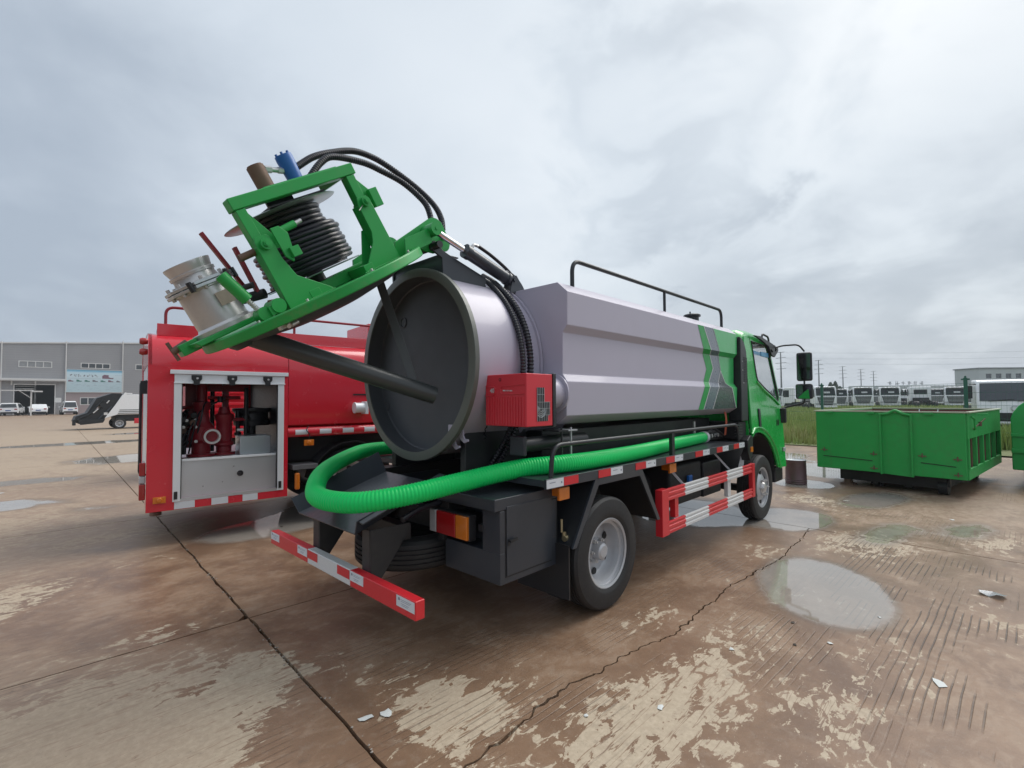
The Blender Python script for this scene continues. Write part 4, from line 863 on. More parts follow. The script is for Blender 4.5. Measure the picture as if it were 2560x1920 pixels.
def truck_cab(T):
    # flat but tilted side skins: y grows slightly inwards with height
    ys = lambda z: 1.045-.055*max(0, z-.55)-.05*max(0, z-1.75)
    side = [(5.13, 1.06), (5.13, 1.70), (5.15, 2.25), (5.20, 2.385), (5.40, 2.43), (6.12, 2.405), (6.24, 2.35), (6.42, 1.62), (6.47, 1.45), (6.49, 1.25), (6.48, .56), (6.14, .58)]
    arch = [(5.32+.80*cos(radians(a)), .42+.70*sin(radians(a))) for a in range(14, 100, 9)]
    side = side+arch
    win = [(5.455, 2.335), (6.10, 2.315), (6.16, 2.27), (6.355, 1.58), (6.325, 1.525), (5.72, 1.72), (5.50, 1.81), (5.475, 1.87)]
    def sk(s): return lambda u, v, w: (u, s*(ys(v)-w), v)
    body = None
    q = MB(); q.plate(side, [win], sk(-1), .03); body = q.build('cab_side', cabgreen, T, .006, 2)
    q = MB(); q.plate(side, [win], sk(1), .03); q.build('cab_side', cabgreen, T, .006, 2)
    for s in (-1, 1):
        q = MB(); q.plate(win, [], lambda u, v, w, s=s: (u, s*(ys(v)-.014-w), v), .004); q.build('side_window', cabglass, T)
        # rubber frame, door seam, waist flute, arch flare, handle
        fr = [(u, v) for u, v in win]; q = MB(); q.tube([(u, s*(ys(v)+.001), v) for u, v in fr+[fr[0], fr[1]]], .011, 8); q.build('window_seal', plastic, T)
        q = MB(); q.bar((5.395, s*(ys(2.38)+.0005), 2.40), (5.385, s*(ys(1.16)+.0005), 1.13), .004, .004); q.bar((6.14, s*(ys(2.385)), 2.392), (6.40, s*(ys(1.62)), 1.60), .004, .004); q.build('door_seam', plastic, T)
        q = MB(); fl = [(5.10, 1.105)]+[(5.32+.87*cos(radians(a)), .42+.76*sin(radians(a))) for a in range(96, 10, -8)]+[(6.17, .57)]
        q.tube([(u, s*(ys(v)+.002), v) for u, v in fl], .016, 10); q.build('arch_flare', cabgreen, T)
        q = MB(); q.plate([(5.40, 1.185), (5.455, 1.17), (5.47, 1.20), (5.47, 1.425), (5.40, 1.43)], [], lambda u, v, w, s=s: (u, s*(ys(v)+.002+w), v), .012); q.build('door_handle', plastic, T, .006)
        q = MB(); q.tube(spline([(5.45, s*(ys(1.79)+.004), 1.785), (5.75, s*(ys(1.68)+.006), 1.665), (6.10, s*(ys(1.55)+.006), 1.56), (6.34, s*(ys(1.45)+.004), 1.475)], 8), .016, 8); q.build('waist_trim', cabgreen, T)
        # badge on the door
        q = MB(); x = 6.17
        for dx, h in ((0, .085), (.05, .07), (.085, .085)): q.box((x+dx, s*(ys(1.22)+.0025), 1.215-h/2), (x+dx+.016, s*(ys(1.22)+.0065), 1.215+h/2))
        q.box((x, s*(ys(1.2)+.0025), 1.172), (x+.06, s*(ys(1.2)+.006), 1.186)); q.build('door_badge', plastic, T)
        # inner wheel well
        q = MB()
        pts = [(5.32+.78*cos(radians(a)), .42+.68*sin(radians(a))) for a in range(8, 173, 11)]
        for (x0, z0), (x1, z1) in zip(pts, pts[1:]): q.quad((x0, s*.50, z0), (x1, s*.50, z1), (x1, s*1.0, z1), (x0, s*1.0, z0))
        q.box((4.9, s*.48, .5), (6.3, s*.50, 1.12)); q.build('wheel_well', under, T)
        q = MB(); q.plate([(4.97, .78), (5.07, .86), (5.10, 1.08), (5.0, 1.10), (4.90, 1.04), (4.90, .90)], [], lambda u, v, w, s=s: (u, s*(1.03-w), v), .45); q.build('front_mudguard', plastic, T, .01)
        q = MB(); q.box((6.10, s*.70, .36), (6.46, s*1.0, .56)); q.build('cab_step', plastic, T, .02)
        q = MB(); q.box((6.35, s*(ys(.8)+.001), .79), (6.42, s*(ys(.8)+.028), .85)); q.build('turn_signal', clearlens, T, .008)
        # mirrors
        q = MB(); q.tube(fillet([(6.36, s*.93, 2.30), (6.47, s*1.03, 2.345), (6.50, s*1.24, 2.345), (6.50, s*1.31, 2.24)], .06), .012, 10); arm = q.build('mirror_arm', plastic, T)
        q = MB(); q.tube(fillet([(6.40, s*1.0, 1.40), (6.46, s*1.06, 1.43), (6.50, s*1.29, 1.49), (6.50, s*1.30, 1.56)], .04), .014, 10); q.build('mirror_arm', plastic, T)
        q = MB(); q.cyl((6.5, s*1.30, 1.74), (6.5, s*1.30, 1.83), .012); q.build('mirror_link', plastic, T)
        def mir(y0, y1, z0, z1):
            q = MB(); q.box((6.47, s*y0, z0), (6.54, s*y1, z1)); mm = q.build('mirror', plastic, T, .03, 4)
            q = MB(); q.box((6.4685, s*(y0+.018), z0+.02), (6.4695, s*(y1-.018), z1-.02)); q.build('mirror_pane', mirror_glass, mm); return mm
        mir(1.205, 1.405, 1.81, 2.225); m2 = mir(1.185, 1.405, 1.55, 1.77)
        q = MB(); q.plate([(1.22, 1.56), (1.37, 1.555), (1.355, 1.69), (1.30, 1.65)], [], lambda u, v, w, s=s: (6.466+w, s*u, v), .002); q.build('mirror_sticker', green, m2)
        q = MB(); q.box((6.40, s*.985, 1.20), (6.455, s*1.075, 1.42)); q.build('mirror_foot', plastic, T, .02, 3)
    # back wall, roof, front, floor
    q = MB(); q.plate([(-.97, 1.06), (.97, 1.06), (.90, 2.25), (.84, 2.36), (.70, 2.42), (-.70, 2.42), (-.84, 2.36), (-.90, 2.25)], [[(-.55, 1.75), (-.50, 2.2), (.50, 2.2), (.55, 1.75)]], lambda u, v, w: (5.135+w, u, v), .03); q.build('cab_back', cabgreen, T, .006)
    q = MB(); q.box((5.147, -.55, 1.75), (5.153, .55, 2.2)); q.build('rear_window', cabglass, T)
    st = [(5.13, 2.37), (5.17, 2.43), (5.30, 2.46), (5.60, 2.47), (5.98, 2.455), (6.16, 2.42), (6.25, 2.36)]
    sec = lambda zt: [(-.905, 2.34), (-.885, zt-.055), (-.80, zt-.012), (-.5, zt), (0, zt+.006), (.5, zt), (.80, zt-.012), (.885, zt-.055), (.905, 2.34)]
    q = MB(); vs = []
    for x, z in st: vs += [(x, y, min(zz, z) if False else (2.335+(zz-2.335)*1.35*max(.03, (z-2.335)/(2.47-2.335)))) for y, zz in sec(2.47)]
    n = 9; q.add(vs, [(i*n+j, i*n+j+1, (i+1)*n+j+1, (i+1)*n+j) for i in range(len(st)-1) for j in range(n-1)], True); q.build('cab_roof', cabgreen, T, angle=60)
    q = MB(); q.hexa([(6.455, -1.0, .56), (6.50, -.9, .56), (6.50, .9, .56), (6.455, 1.0, .56), (6.44, -.99, 1.45), (6.49, -.9, 1.45), (6.49, .9, 1.45), (6.44, .99, 1.45)]); q.build('cab_front', cabgreen, T, .01)
    q = MB(); q.hexa([(6.435, -.96, 1.455), (6.455, -.9, 1.455), (6.455, .9, 1.455), (6.435, .96, 1.455), (6.22, -.88, 2.345), (6.24, -.85, 2.345), (6.24, .85, 2.345), (6.22, .88, 2.345)]); q.build('windscreen', cabglass, T)
    q = MB(); q.box((5.2, -.96, 1.06), (6.42, .96, 1.12)); q.box((6.2, -.95, 1.12), (6.42, .95, 1.50)); q.build('cab_floor', under, T)
    for y in (-.48, .48):
        q = MB(); q.box((5.35, y-.25, 1.13), (5.85, y+.25, 1.30)); q.hexa([(5.22, y-.24, 1.28), (5.38, y-.24, 1.28), (5.38, y+.24, 1.28), (5.22, y+.24, 1.28), (5.16, y-.22, 1.78), (5.26, y-.22, 1.78), (5.26, y+.22, 1.78), (5.16, y+.22, 1.78)]); q.build('seat', plastic, T, .04, 3)
    q = MB(); q.tube([(5.95+.07*cos(a)*.5, .45+.2*sin(a), 1.62+.17*cos(a)) for a in [2*pi*i/20 for i in range(21)]], .014, 8); q.build('steering_wheel', plastic, T)
    q = MB(); q.box((5.85, -.925, 2.16), (6.20, -.91, 2.22)); q.plate([(5.50, 2.22), (6.14, 2.20), (6.14, 2.15), (5.50, 2.17)], [], lambda u, v, w: (u, -.915+w, v), .004); q.build('sun_strip', bluefilm, T)
    # windscreen visor with stays at the roof edge
    q = MB(); q.plate([(5.46, 2.415), (5.70, 2.425), (6.25, 2.36), (6.52, 2.315), (6.52, 2.27), (6.34, 2.17), (6.20, 2.19), (6.06, 2.31), (5.75, 2.375)], [[(6.13, 2.265), (6.20, 2.275), (6.26, 2.235), (6.20, 2.22)], [(6.36, 2.305), (6.45, 2.29), (6.41, 2.255), (6.35, 2.265)]], lambda u, v, w: (u, -(.965-w), v), .03); q.build('sun_visor', plastic, T, .004)
    q = MB(); q.box((6.22, -.93, 2.335), (6.50, .93, 2.36)); q.tube(fillet([(5.86, -.93, 2.40), (5.90, -.93, 2.475), (6.16, -.93, 2.455), (6.20, -.93, 2.34)], .05), .014, 8); q.build('visor_stay', plastic, T)
    # dark intake panel behind the cab
    q = MB(); pan = [(4.845, 1.28), (5.07, 1.28), (5.075, 2.05), (5.05, 2.18), (4.98, 2.28), (4.90, 2.33), (4.845, 2.34)]
    q.plate(pan, [], lambda u, v, w: (u, -(.985-w), v), .16); pn = q.build('intake_panel', black, T, .012, 3)
    q = MB(); q.plate([(p[0]*.999, p[1]) for p in pan], [], lambda u, v, w: (u, (.985-w), v), .16); q.build('intake_panel', black, T, .012, 3)
    for i in range(15):
        z = 1.78+i*.021; q = MB(); q.box((4.95, -.9905, z), (5.068, -.984, z+.009)); q.build('intake_louvre', under, pn)
    for x, z in ((4.90, 2.03), (4.90, 1.92), (4.93, 1.76)):
        q = MB(); q.cyl((x, -.985, z), (x, -.990, z), .008, n=8); q.build('panel_screw', steel, pn)
    q = MB(); q.box((4.83, -.95, 1.05), (5.09, .95, 1.27)); q.build('cab_rear_frame', under, T, .01)
    for i in range(5):
        q = MB(); q.box((4.66, -.99, 1.09+i*.035), (4.84, -.95, 1.105+i*.035)); q.build('air_filter_rib', plastic, T)
truck = sewer_truck()

# the green suction hose lying on the deck and looped round the tail
def suction_hose():
    pts = [(4.23, -.754, 1.110), (3.7, -.81, 1.110), (3.2, -.86, 1.110), (2.7, -.93, 1.110), (2.19, -.985, 1.110), (1.6, -1.0, 1.110), (1.25, -.965, 1.110), (.97, -.83, 1.095), (.56, -.715, 1.045), (.20, -.625, 1.0), (-.02, -.48, .970), (-.10, -.27, .96), (-.095, -.05, .965), (-.015, .14, 1.0), (.12, .36, 1.03), (.31, .59, 1.055), (.55, .80, 1.085), (.78, .95, 1.108), (1.05, 1.0, 1.112), (1.6, .93, 1.112), (2.4, .88, 1.112), (3.4, .86, 1.112)]
    q = MB(); ribbed_tube(q, pts, .0635, .021, .0045, 22, 5, 10); h = q.build('suction_hose', ghose, None, angle=180)
    tag(h, 'bright green ribbed suction hose lying along the truck deck and looped round its tail', 'hose')
    q = MB(); p = Vector(pts[0]); d = (Vector(pts[0])-Vector(pts[1])).normalized(); q.cyl(p-d*.05, p+d*.03, .068, n=24); q.cyl(p+d*.03, p+d*.045, .060, n=24); q.build('hose_end_cap', whiteplas, h)
suction_hose()
# ------------------------------------------------------------------ red water tender parked on the left (local frame: x forward from its tail, y to its far side)
def red_truck():
    T = empty('water_tender', (-.461, 3.3, 0), radians(-7)); tag(T, 'red water tender with an open roller-shutter pump compartment, parked left of the sewer truck', 'truck')
    Wd = 2.15; CL = 1.41
    # lower side skins with the shutter openings
    for s, y0 in ((1, 0.0), (-1, Wd)):
        q = MB(); q.plate([(0, .385), (CL, .385), (CL, 1.98), (0, 1.98)], [[(.300, .505), (1.285, .505), (1.285, 1.80), (.300, 1.80)]], lambda u, v, w, s=s, y0=y0: (u, y0+s*w, v), .035); q.build('side_panel', red, T, .006)
    # curved shoulders and roof, one profile for pump house and tank
    sh = [(0, 1.975), (.004, 2.06), (.03, 2.16), (.085, 2.245), (.17, 2.31), (.30, 2.345), (.7, 2.36)]
    arc = sh+[(Wd-y, z) for y, z in reversed(sh)]
    q = MB(); n = len(arc); vs = [(x, y, z) for x in (0, CL) for y, z in arc]; q.add(vs, [(j, j+1, n+j+1, n+j) for j in range(n-1)], True); q.build('pump_house_roof', red, T, angle=60)
    q = MB(); q.plate([(0.003, .40)]+[(y, z) for y, z in arc]+[(Wd-.003, .40)], [[(.25, .55), (.25, 2.0), (Wd-.25, 2.0), (Wd-.25, .55)]], lambda u, v, w: (.004+w, u, v), .03); q.build('rear_panel', red, T)
    q = MB(); q.box((.012, .26, .56), (.025, Wd-.26, 1.99)); q.build('rear_shutter', aluw, T)
    # tank
    tp = [(.02, 1.27), (.008, 1.5), (.004, 1.8)]+[(y+.004, z-.004) for y, z in sh[1:]]
    prof = tp+[(Wd-y, z) for y, z in reversed(tp)]+[(Wd-.25, 1.18), (.25, 1.18)]
    q = MB(); q.plate(prof, [], lambda u, v, w: (CL+.004+w, u, v), 3.25); q.build('water_tank', red, T, .02, 3, angle=50)
    q = MB(); q.bar((CL+.02, .03, 1.985), (4.6, .03, 1.985), .012, .012); q.build('tank_bead', red, T)
    # red side tube with white tapes
    q = MB(); q.cyl((CL+.005, .065, 1.175), (4.6, .065, 1.175), .065, n=20); tb = q.build('side_tube', red, T)
    for i in range(9):
        q = MB(); x0 = 1.50+i*.30
        pts = [(x, .065-.0662*cos(a), 1.175+.0662*sin(a)) for x in (x0, x0+.15) for a in [radians(-28+56*k/6) for k in range(7)]]
        q.add(pts, [(k, k+1, 8+k, 7+k) for k in range(6)], True); q.build('white_tape', tape_w, tb)
    q = MB(); q.tube(spline([(1.66, .0, 1.25), (1.63, -.012, 1.20), (1.67, -.012, 1.14), (1.66, -.01, 1.09)], 6), .006, 6); q.build('lamp_wire', blackhose, T)
    q = MB(); q.box((1.60, -.025, 1.00), (1.72, .0, 1.075)); q.lathe((1.66, -.025, 1.037), (0, -1, 0), [(0, .03), (.012, .025), (.014, .001)], 16); q.build('side_lamp', amber, T, .006)
    # kick plates, handrails, monitor box
    q = MB(); q.plate([(.08, 2.32), (4.4, 2.32), (4.4, 2.455), (.08, 2.455)], [], lambda u, v, w: (u, .20+w, v), .02); q.plate([(.08, 2.32), (4.4, 2.32), (4.4, 2.455), (.08, 2.455)], [], lambda u, v, w: (u, Wd-.22+w, v), .02); q.build('roof_kick_plate', redd if False else red, T, .003)
    for x0, x1 in ((.16, 1.25), (1.54, 4.2)):
        for y in (.25, Wd-.25):
            q = MB(); q.tube(fillet([(x0, y, 2.40), (x0, y, 2.655), (x1, y, 2.655), (x1, y, 2.40)], .09), .016, 10); q.build('roof_handrail', redd, T)
    q = MB(); q.box((2.62, .42, 2.36), (3.3, 1.3, 2.72)); q.build('monitor_box', red, T, .01)
    # shutter frame
    q = MB(); q.box((.195, -.030, 1.880), (1.405, .0, 1.925)); fr = q.build('shutter_frame', aluw, T, .003)
    q = MB(); q.box((.235, -.012, 1.790), (1.365, .03, 1.878)); q.build('shutter_header', aluw, fr, .002)
    q = MB(); q.box((.23, -.022, 1.775), (1.37, .01, 1.790)); q.build('shutter_lip', aluw, fr, .002)
    for x0 in (.232, 1.290):
        q = MB(); q.box((x0, -.014, .475), (x0+.070, .04, 1.774)); q.build('shutter_track', aluw, fr, .003)
        q = MB(); xx = x0+.072 if x0 < 1 else x0-.006; q.box((xx-.004, -.006, .50), (xx+.008, .03, 1.77)); q.build('track_seal', plastic, fr)
        q = MB(); q.box((x0+.012, -.020, .50), (x0+.045, -.015, .585)); q.build('track_lock', plastic, fr, .003)
    for x in (.44, .79, 1.17):
        q = MB(); q.plate([(x-.05, 1.87), (x+.05, 1.87), (x+.05, 1.825), (x+.03, 1.80), (x+.03, 1.76), (x-.03, 1.76), (x-.03, 1.80), (x-.05, 1.825)], [], lambda u, v, w: (u, -.030+w, v), .015); c = q.build('shutter_clip', plastic, fr, .003)
        q = MB(); q.cyl((x+.005, -.031, 1.835), (x+.005, -.038, 1.835), .012, n=10); q.build('clip_rivet', steel, c)
    # white tapes along the lower edge
    for x0, x1 in ((.25, .44), (.60, .765), (.915, 1.075)):
        q = MB(); q.box((x0, -.003, .392), (x1, -.0008, .470)); q.build('white_tape', tape_w, T)
    q = MB(); q.box((.24, -.0035, .472), (1.36, .02, .508)); q.build('sill_strip', alu, T)
    q = MB(); q.box((.06, -.016, .475), (.175, -.001, .545)); q.lathe((.117, -.016, .51), (0, -1, 0), [(0, .028), (.010, .022), (.011, .001)], 16); q.build('side_lamp', amber, T, .005)
    # compartment inside
    q = MB(); q.box((.29, .04, .50), (1.30, .055, .905)); q.build('lower_panel', alu, T, .002)
    q = MB(); q.box((.29, .03, .905), (1.30, .075, .930)); q.build('panel_rail', aluw, T, .002)
    q = MB(); q.lathe((.893, .04, .72), (0, -1, 0), [(0, .034), (.008, .034), (.010, .026), (.004, .022), (.006, .001)], 20); q.build('panel_latch', plastic, T)
    q = MB(); q.box((.04, .06, .88), (1.38, Wd-.06, .904)); q.build('compartment_floor', alu, T)
    q = MB(); q.box((CL-.035, .04, .40), (CL-.01, Wd-.04, 2.0)); q.box((.035, .04, 1.96), (CL-.04, Wd-.04, 1.98)); q.box((.036, .04, .40), (.045, .60, 1.95)); q.build('compartment_lining', black, T)
    q = MB(); q.box((.29, Wd-.055, .50), (1.30, Wd-.04, .905)); q.build('lower_panel', alu, T, .002)
    # pump: two red columns, outlet, manifold
    q = MB(); q.lathe((.55, .55, .905), (0, 0, 1), [(0, .15), (.03, .15), (.035, .10), (.16, .10), (.20, .135), (.36, .14), (.42, .09), (.55, .075), (.60, .10), (.66, .10), (.67, .06), (1.05, .055)], 28); pump = q.build('pump', redd, T, angle=35)
    q = MB(); q.cyl((.63, .55, 1.16), (.63, .30, 1.155), .085, n=24); q.lathe((.63, .30, 1.155), (0, -1, 0), [(-.02, .10), (.012, .10), (.012, .085)], 24); q.build('outlet', redd, pump)
    q = MB(); q.lathe((.63, .285, 1.155), (0, -1, 0), [(0, .078), (.035, .078), (.038, .088), (.052, .088), (.052, .066), (-.06, .062), (-.06, .001)], 28); q.build('outlet_coupling', steel, pump, angle=30)
    q = MB(); q.lathe((.80, .60, .905), (0, 0, 1), [(0, .13), (.03, .13), (.035, .085), (.10, .085), (.12, .11), (.15, .11), (.17, .085), (.30, .09), (.40, .085), (.46, .11), (.50, .11), (.52, .07), (.60, .055)], 28); q.build('pump_column', redd, pump, angle=35)
    q = MB(); q.box((.40, .70, 1.0), (.52, .78, 1.96)); q.box((.80, .74, 1.2), (.87, .80, 1.96)); q.box((.40, .72, 1.70), (1.1, .78, 1.78)); q.build('pump_frame', redd, T, .004)
    q = MB(); q.bar((.60, .6, 1.50), (.80, .5, 1.62), .03, .02); q.cyl((.74, .5, 1.56), (.74, .5, 1.64), .03); q.build('pump_handle', plastic, T)
    for i in range(9):
        random.seed(i); x = .33+random.random()*.14; z = .98+random.random()*.45; q = MB(); q.cyl((x, .40+i*.03, z), (x+.05, .6, z+.06), .022, n=10); q.cyl((x, .40+i*.03, z), (x, .39+i*.03, z), .034, n=10); q.build('ball_valve', plastic if i % 3 else rust, T)
    for x, y, z0, z1 in ((.38, .62, .93, 1.45), (.97, .7, .93, 1.45), (.70, .85, .93, 1.75), (1.05, .62, 1.14, 1.75), (.34, .8, .93, 1.85)): q = MB(); q.cyl((x, y, z0), (x, y, z1), .026, n=12); q.cyl((x, y, z0+.2), (x, y, z0+.24), .042, n=12); q.build('pump_pipe', plastic, T)
    for x0, x1, z in ((.36, .50, 1.50), (.84, 1.06, 1.34), (.62, .98, 1.62)): q = MB(); q.cyl((x0, .58, z), (x1, .62, z), .022, n=12); q.build('pump_pipe', redd, T)
    for i in range(4): q = MB(); random.seed(50+i); q.tube(spline([(.32+.05*i, .3+.1*i, .95), (.34+.06*i, .35, 1.10+.08*i), (.42+.05*i, .42, 1.25+.1*i), (.5+.05*i, .55, 1.2+.12*i)], 6), .009, 6); q.build('cable', blackhose, T)
    for i in range(6):
        random.seed(20+i); x = .33+random.random()*.16; z = 1.05+random.random()*.32; q = MB(); q.lathe((x, .40+.01*i, z), (0, -1, 0), [(0, .018), (.015, .018), (.016, .001)], 10); q.build('gauge', steel, T)
    for i in range(3): q = MB(); q.cyl((.93, .5, 1.03+.09*i), (1.0, .5, 1.03+.09*i), .018, n=8); q.build('pipe_union', steel, T)
    q = MB(); q.box((.935, .33, .906), (1.285, .65, 1.135)); q.build('control_box', alu, T, .005)
    q = MB(); q.lathe((1.16, .85, 1.25), (0, 0, 1), [(0, .001), (0, .21), (.06, .22), (.10, .20), (.16, .20), (.20, .235), (.23, .235), (.24, .001)], 32); q.cyl((1.16, .85, .905), (1.16, .85, 1.25), .05); q.build('hose_drum', plastic, T, angle=35)
    # tail: round marker lamps, ladder strap, lamps
    for z in (2.235, 2.12):
        q = MB(); q.lathe((0, .12, z), (-1, 0, 0), [(0, .03), (.02, .035), (.05, .04), (.075, .028), (.078, .001)], 18); q.build('marker_lamp', redlens, T)
    q = MB(); q.tube(fillet([(.0, .10, 1.80), (-.055, .10, 1.78), (-.055, .10, .80), (.0, .10, .78)], .04), .014, 8); q.box((-.06, .06, 1.66), (-.0, .14, 1.80)); q.box((-.07, .06, .82), (-.005, .14, .90)); q.build('tail_grab_bar', plastic, T)
    for z0, z1, m in ((.78, .92, redlens), (.70, .77, clearlens), (.52, .69, redlens)):
        q = MB(); q.box((-.06, .03, z0), (-.004, .28, z1)); q.build('tail_lamp', m, T, .01)
    q = MB(); q.box((.02, .4, .40), (1.38, Wd-.4, .48)); q.build('rear_subframe', under, T)
    q = MB(); q.lathe((.10, .30, .39), (0, 0, -1), [(0, .045), (.05, .045), (.055, .055), (.09, .058), (.095, .05), (.095, .001)], 18); q.build('drain_outlet', rust, T)
    q = MB(); q.box((1.47, .0, .70), (1.78, .30, .76)); q.build('step_plate', mat('grey_step', (.12, .12, .125), .5), T, .006)
    q = MB(); q.box((1.50, -.004, .45), (1.56, .05, .66)); q.build('amber_lamp', amber, T, .02, 3)
    # chassis, wheels, mudguards
    q = MB()
    for y in (.66, 1.49): q.box((.2, y-.035, .62), (6.3, y+.035, .82))
    q.box((1.45, .3, .80), (4.6, Wd-.3, 1.17)); q.build('chassis_frame', under, T)
    for x in (2.25, 5.4):
        for s, y in ((-1, .15), (1, Wd-.15)): wheel_parts(T, (x, y, .46), .46, .24, s, x < 3)
    q = MB(); q.cyl((2.25, .2, .46), (2.25, Wd-.2, .46), .07); q.build('rear_axle', under, T)
    for y in (.02, Wd-.30):
        q = MB(); pts = [(2.25+.56*cos(radians(a)), .46+.56*sin(radians(a))) for a in range(10, 171, 16)]
        for (x0, z0), (x1, z1) in zip(pts, pts[1:]): q.bar((x0, y+.14, z0), (x1, y+.14, z1), .28, .012)
        q.build('mudguard', plastic, T)
    q = MB(); q.cyl((2.24, -.07, 1.475), (2.40, -.07, 1.475), .068, n=24); q.cyl((2.225, -.07, 1.475), (2.245, -.07, 1.475), .076, n=24); q.box((2.36, -.14, 1.39), (2.40, .02, 1.56)); q.build('side_outlet', aluw, T, .004)
    q = MB(); q.box((2.24, -.006, 1.645), (2.7, .01, 1.665)); q.build('outlet_vent', plastic, T)
    # cab
    q = MB(); q.plate([(4.80, .75), (4.80, 2.25), (4.95, 2.38), (5.9, 2.38), (6.35, 1.55), (6.45, .75), (6.0, .7), (5.9, .95), (4.95, .95)], [[(5.1, 1.6), (5.1, 2.2), (5.85, 2.2), (6.15, 1.55)]], lambda u, v, w: (u, .05+w, v), Wd-.1); q.build('cab', red, T, .02)
    q = MB(); q.plate([(5.1, 1.6), (5.1, 2.2), (5.85, 2.2), (6.15, 1.55)], [], lambda u, v, w: (u, .06+w, v), Wd-.12); q.build('cab_window', wglass, T)
    return T
red_truck()

# small truck seen through the open compartment
def far_truck():
    T = empty('parked_truck', (1.0, 8.4, 0)); tag(T, 'red corrugated truck with a white cab, seen through the open pump compartment', 'truck')
    q = MB(); q.box((.05, .02, .80), (1.20, 1.7, 1.98)); q.build('cargo_body', red, T, .01)
    for i in range(9):
        q = MB(); q.bar((.03, .0, .90+i*.125), (1.22, .0, .90+i*.125), .05, .06); q.build('body_rib', red, T, .01)
    q = MB(); q.plate([(1.28, .55), (1.28, 2.0), (1.55, 2.05), (2.1, 2.02), (2.55, 1.35), (2.62, .55)], [], lambda u, v, w: (u, .05+w, v), 1.6); q.build('cab', whitec, T, .03, 3)
    q = MB(); q.plate([(1.60, 1.30), (1.60, 1.85), (2.02, 1.85), (2.35, 1.30)], [], lambda u, v, w: (u, .044+w, v), .01); q.build('cab_window', wglass, T)
    q = MB(); q.box((1.50, -.16, 1.38), (1.58, -.08, 1.66)); q.tube([(1.54, -.10, 1.45), (1.60, .05, 1.40)], .012, 6); q.build('mirror', plastic, T, .01)
    for x in (.4, 2.1):
        for y in (.12, 1.58):
            q = MB(); q.lathe((x, y, .33), (0, 1, 0), [(-.09, .2), (-.09, .31), (-.06, .33), (.06, .33), (.09, .31), (.09, .2), (.03, .19), (.03, .001)], 24); q.build('wheel', rubber, T)
            q = MB(); q.lathe((x, y-.02 if y < 1 else y+.02, .33), (0, -1 if y < 1 else 1, 0), [(0, .2), (.02, .19), (.03, .08), (.05, .06), (.05, .001)], 20); q.build('wheel_disc', rimm, T)
    q = MB(); q.box((.1, .2, .45), (2.5, 1.5, .78)); q.build('chassis_frame', under, T)
far_truck()
# ------------------------------------------------------------------ background, left: warehouse, cars, refuse truck
cladding = None
def clad_material():
    m = bpy.data.materials.new('ribbed_wall_cladding'); k = NT(m); b = k.b
    P = k.n('ShaderNodeNewGeometry').outputs['Position']; sx = k.n('ShaderNodeSeparateXYZ'); k.l(P, sx.inputs[0])
    w = k.m('ABSOLUTE', k.m('SUBTRACT', k.m('FRACT', k.m('MULTIPLY', sx.outputs[2], 3.0)), .5))
    n = k.noise(P, .35, 4); st = k.noise(k.map(P, scale=(1.5, 1.5, .12)), 1.2, 4, .6)
    c = k.mix(n, (.26, .262, .275, 1), (.33, .333, .345, 1)); c = k.mix(k.m('MULTIPLY', k.step(st, .55, .75), .3), c, (.38, .37, .36, 1)); c = k.mix(k.m('MULTIPLY', k.step(w, .40, .5), .25), c, (.16, .16, .17, 1))
    k.l(c, b.inputs['Base Color']); b.inputs['Roughness'].default_value = .55; k.bump(w, .3, .03)
    return m
def banner_material():
    m = bpy.data.materials.new('banner_print'); k = NT(m); b = k.b
    P = k.n('ShaderNodeNewGeometry').outputs['Position']; s = k.n('ShaderNodeSeparateXYZ'); k.l(P, s.inputs[0])
    v = k.m('DIVIDE', k.m('SUBTRACT', s.outputs[2], 3.2), 3.32)
    r = k.n('ShaderNodeValToRGB'); cr = r.color_ramp; k.l(v, r.inputs[0])
    cr.elements[0].position = 0; cr.elements[0].color = (.40, .55, .60, 1); cr.elements[1].position = 1; cr.elements[1].color = (.045, .30, .50, 1)
    for p, c in ((.40, (.45, .60, .66, 1)), (.72, (.55, .68, .74, 1)), (.86, (.50, .70, .80, 1)), (.93, (.16, .45, .64, 1))):
        e = cr.elements.new(p); e.color = c
    n = k.noise(P, .9, 4); k.l(k.mix(k.m('MULTIPLY', n, .25), r.outputs[0], (.66, .72, .74, 1)), b.inputs['Base Color']); b.inputs['Roughness'].default_value = .45
    return m
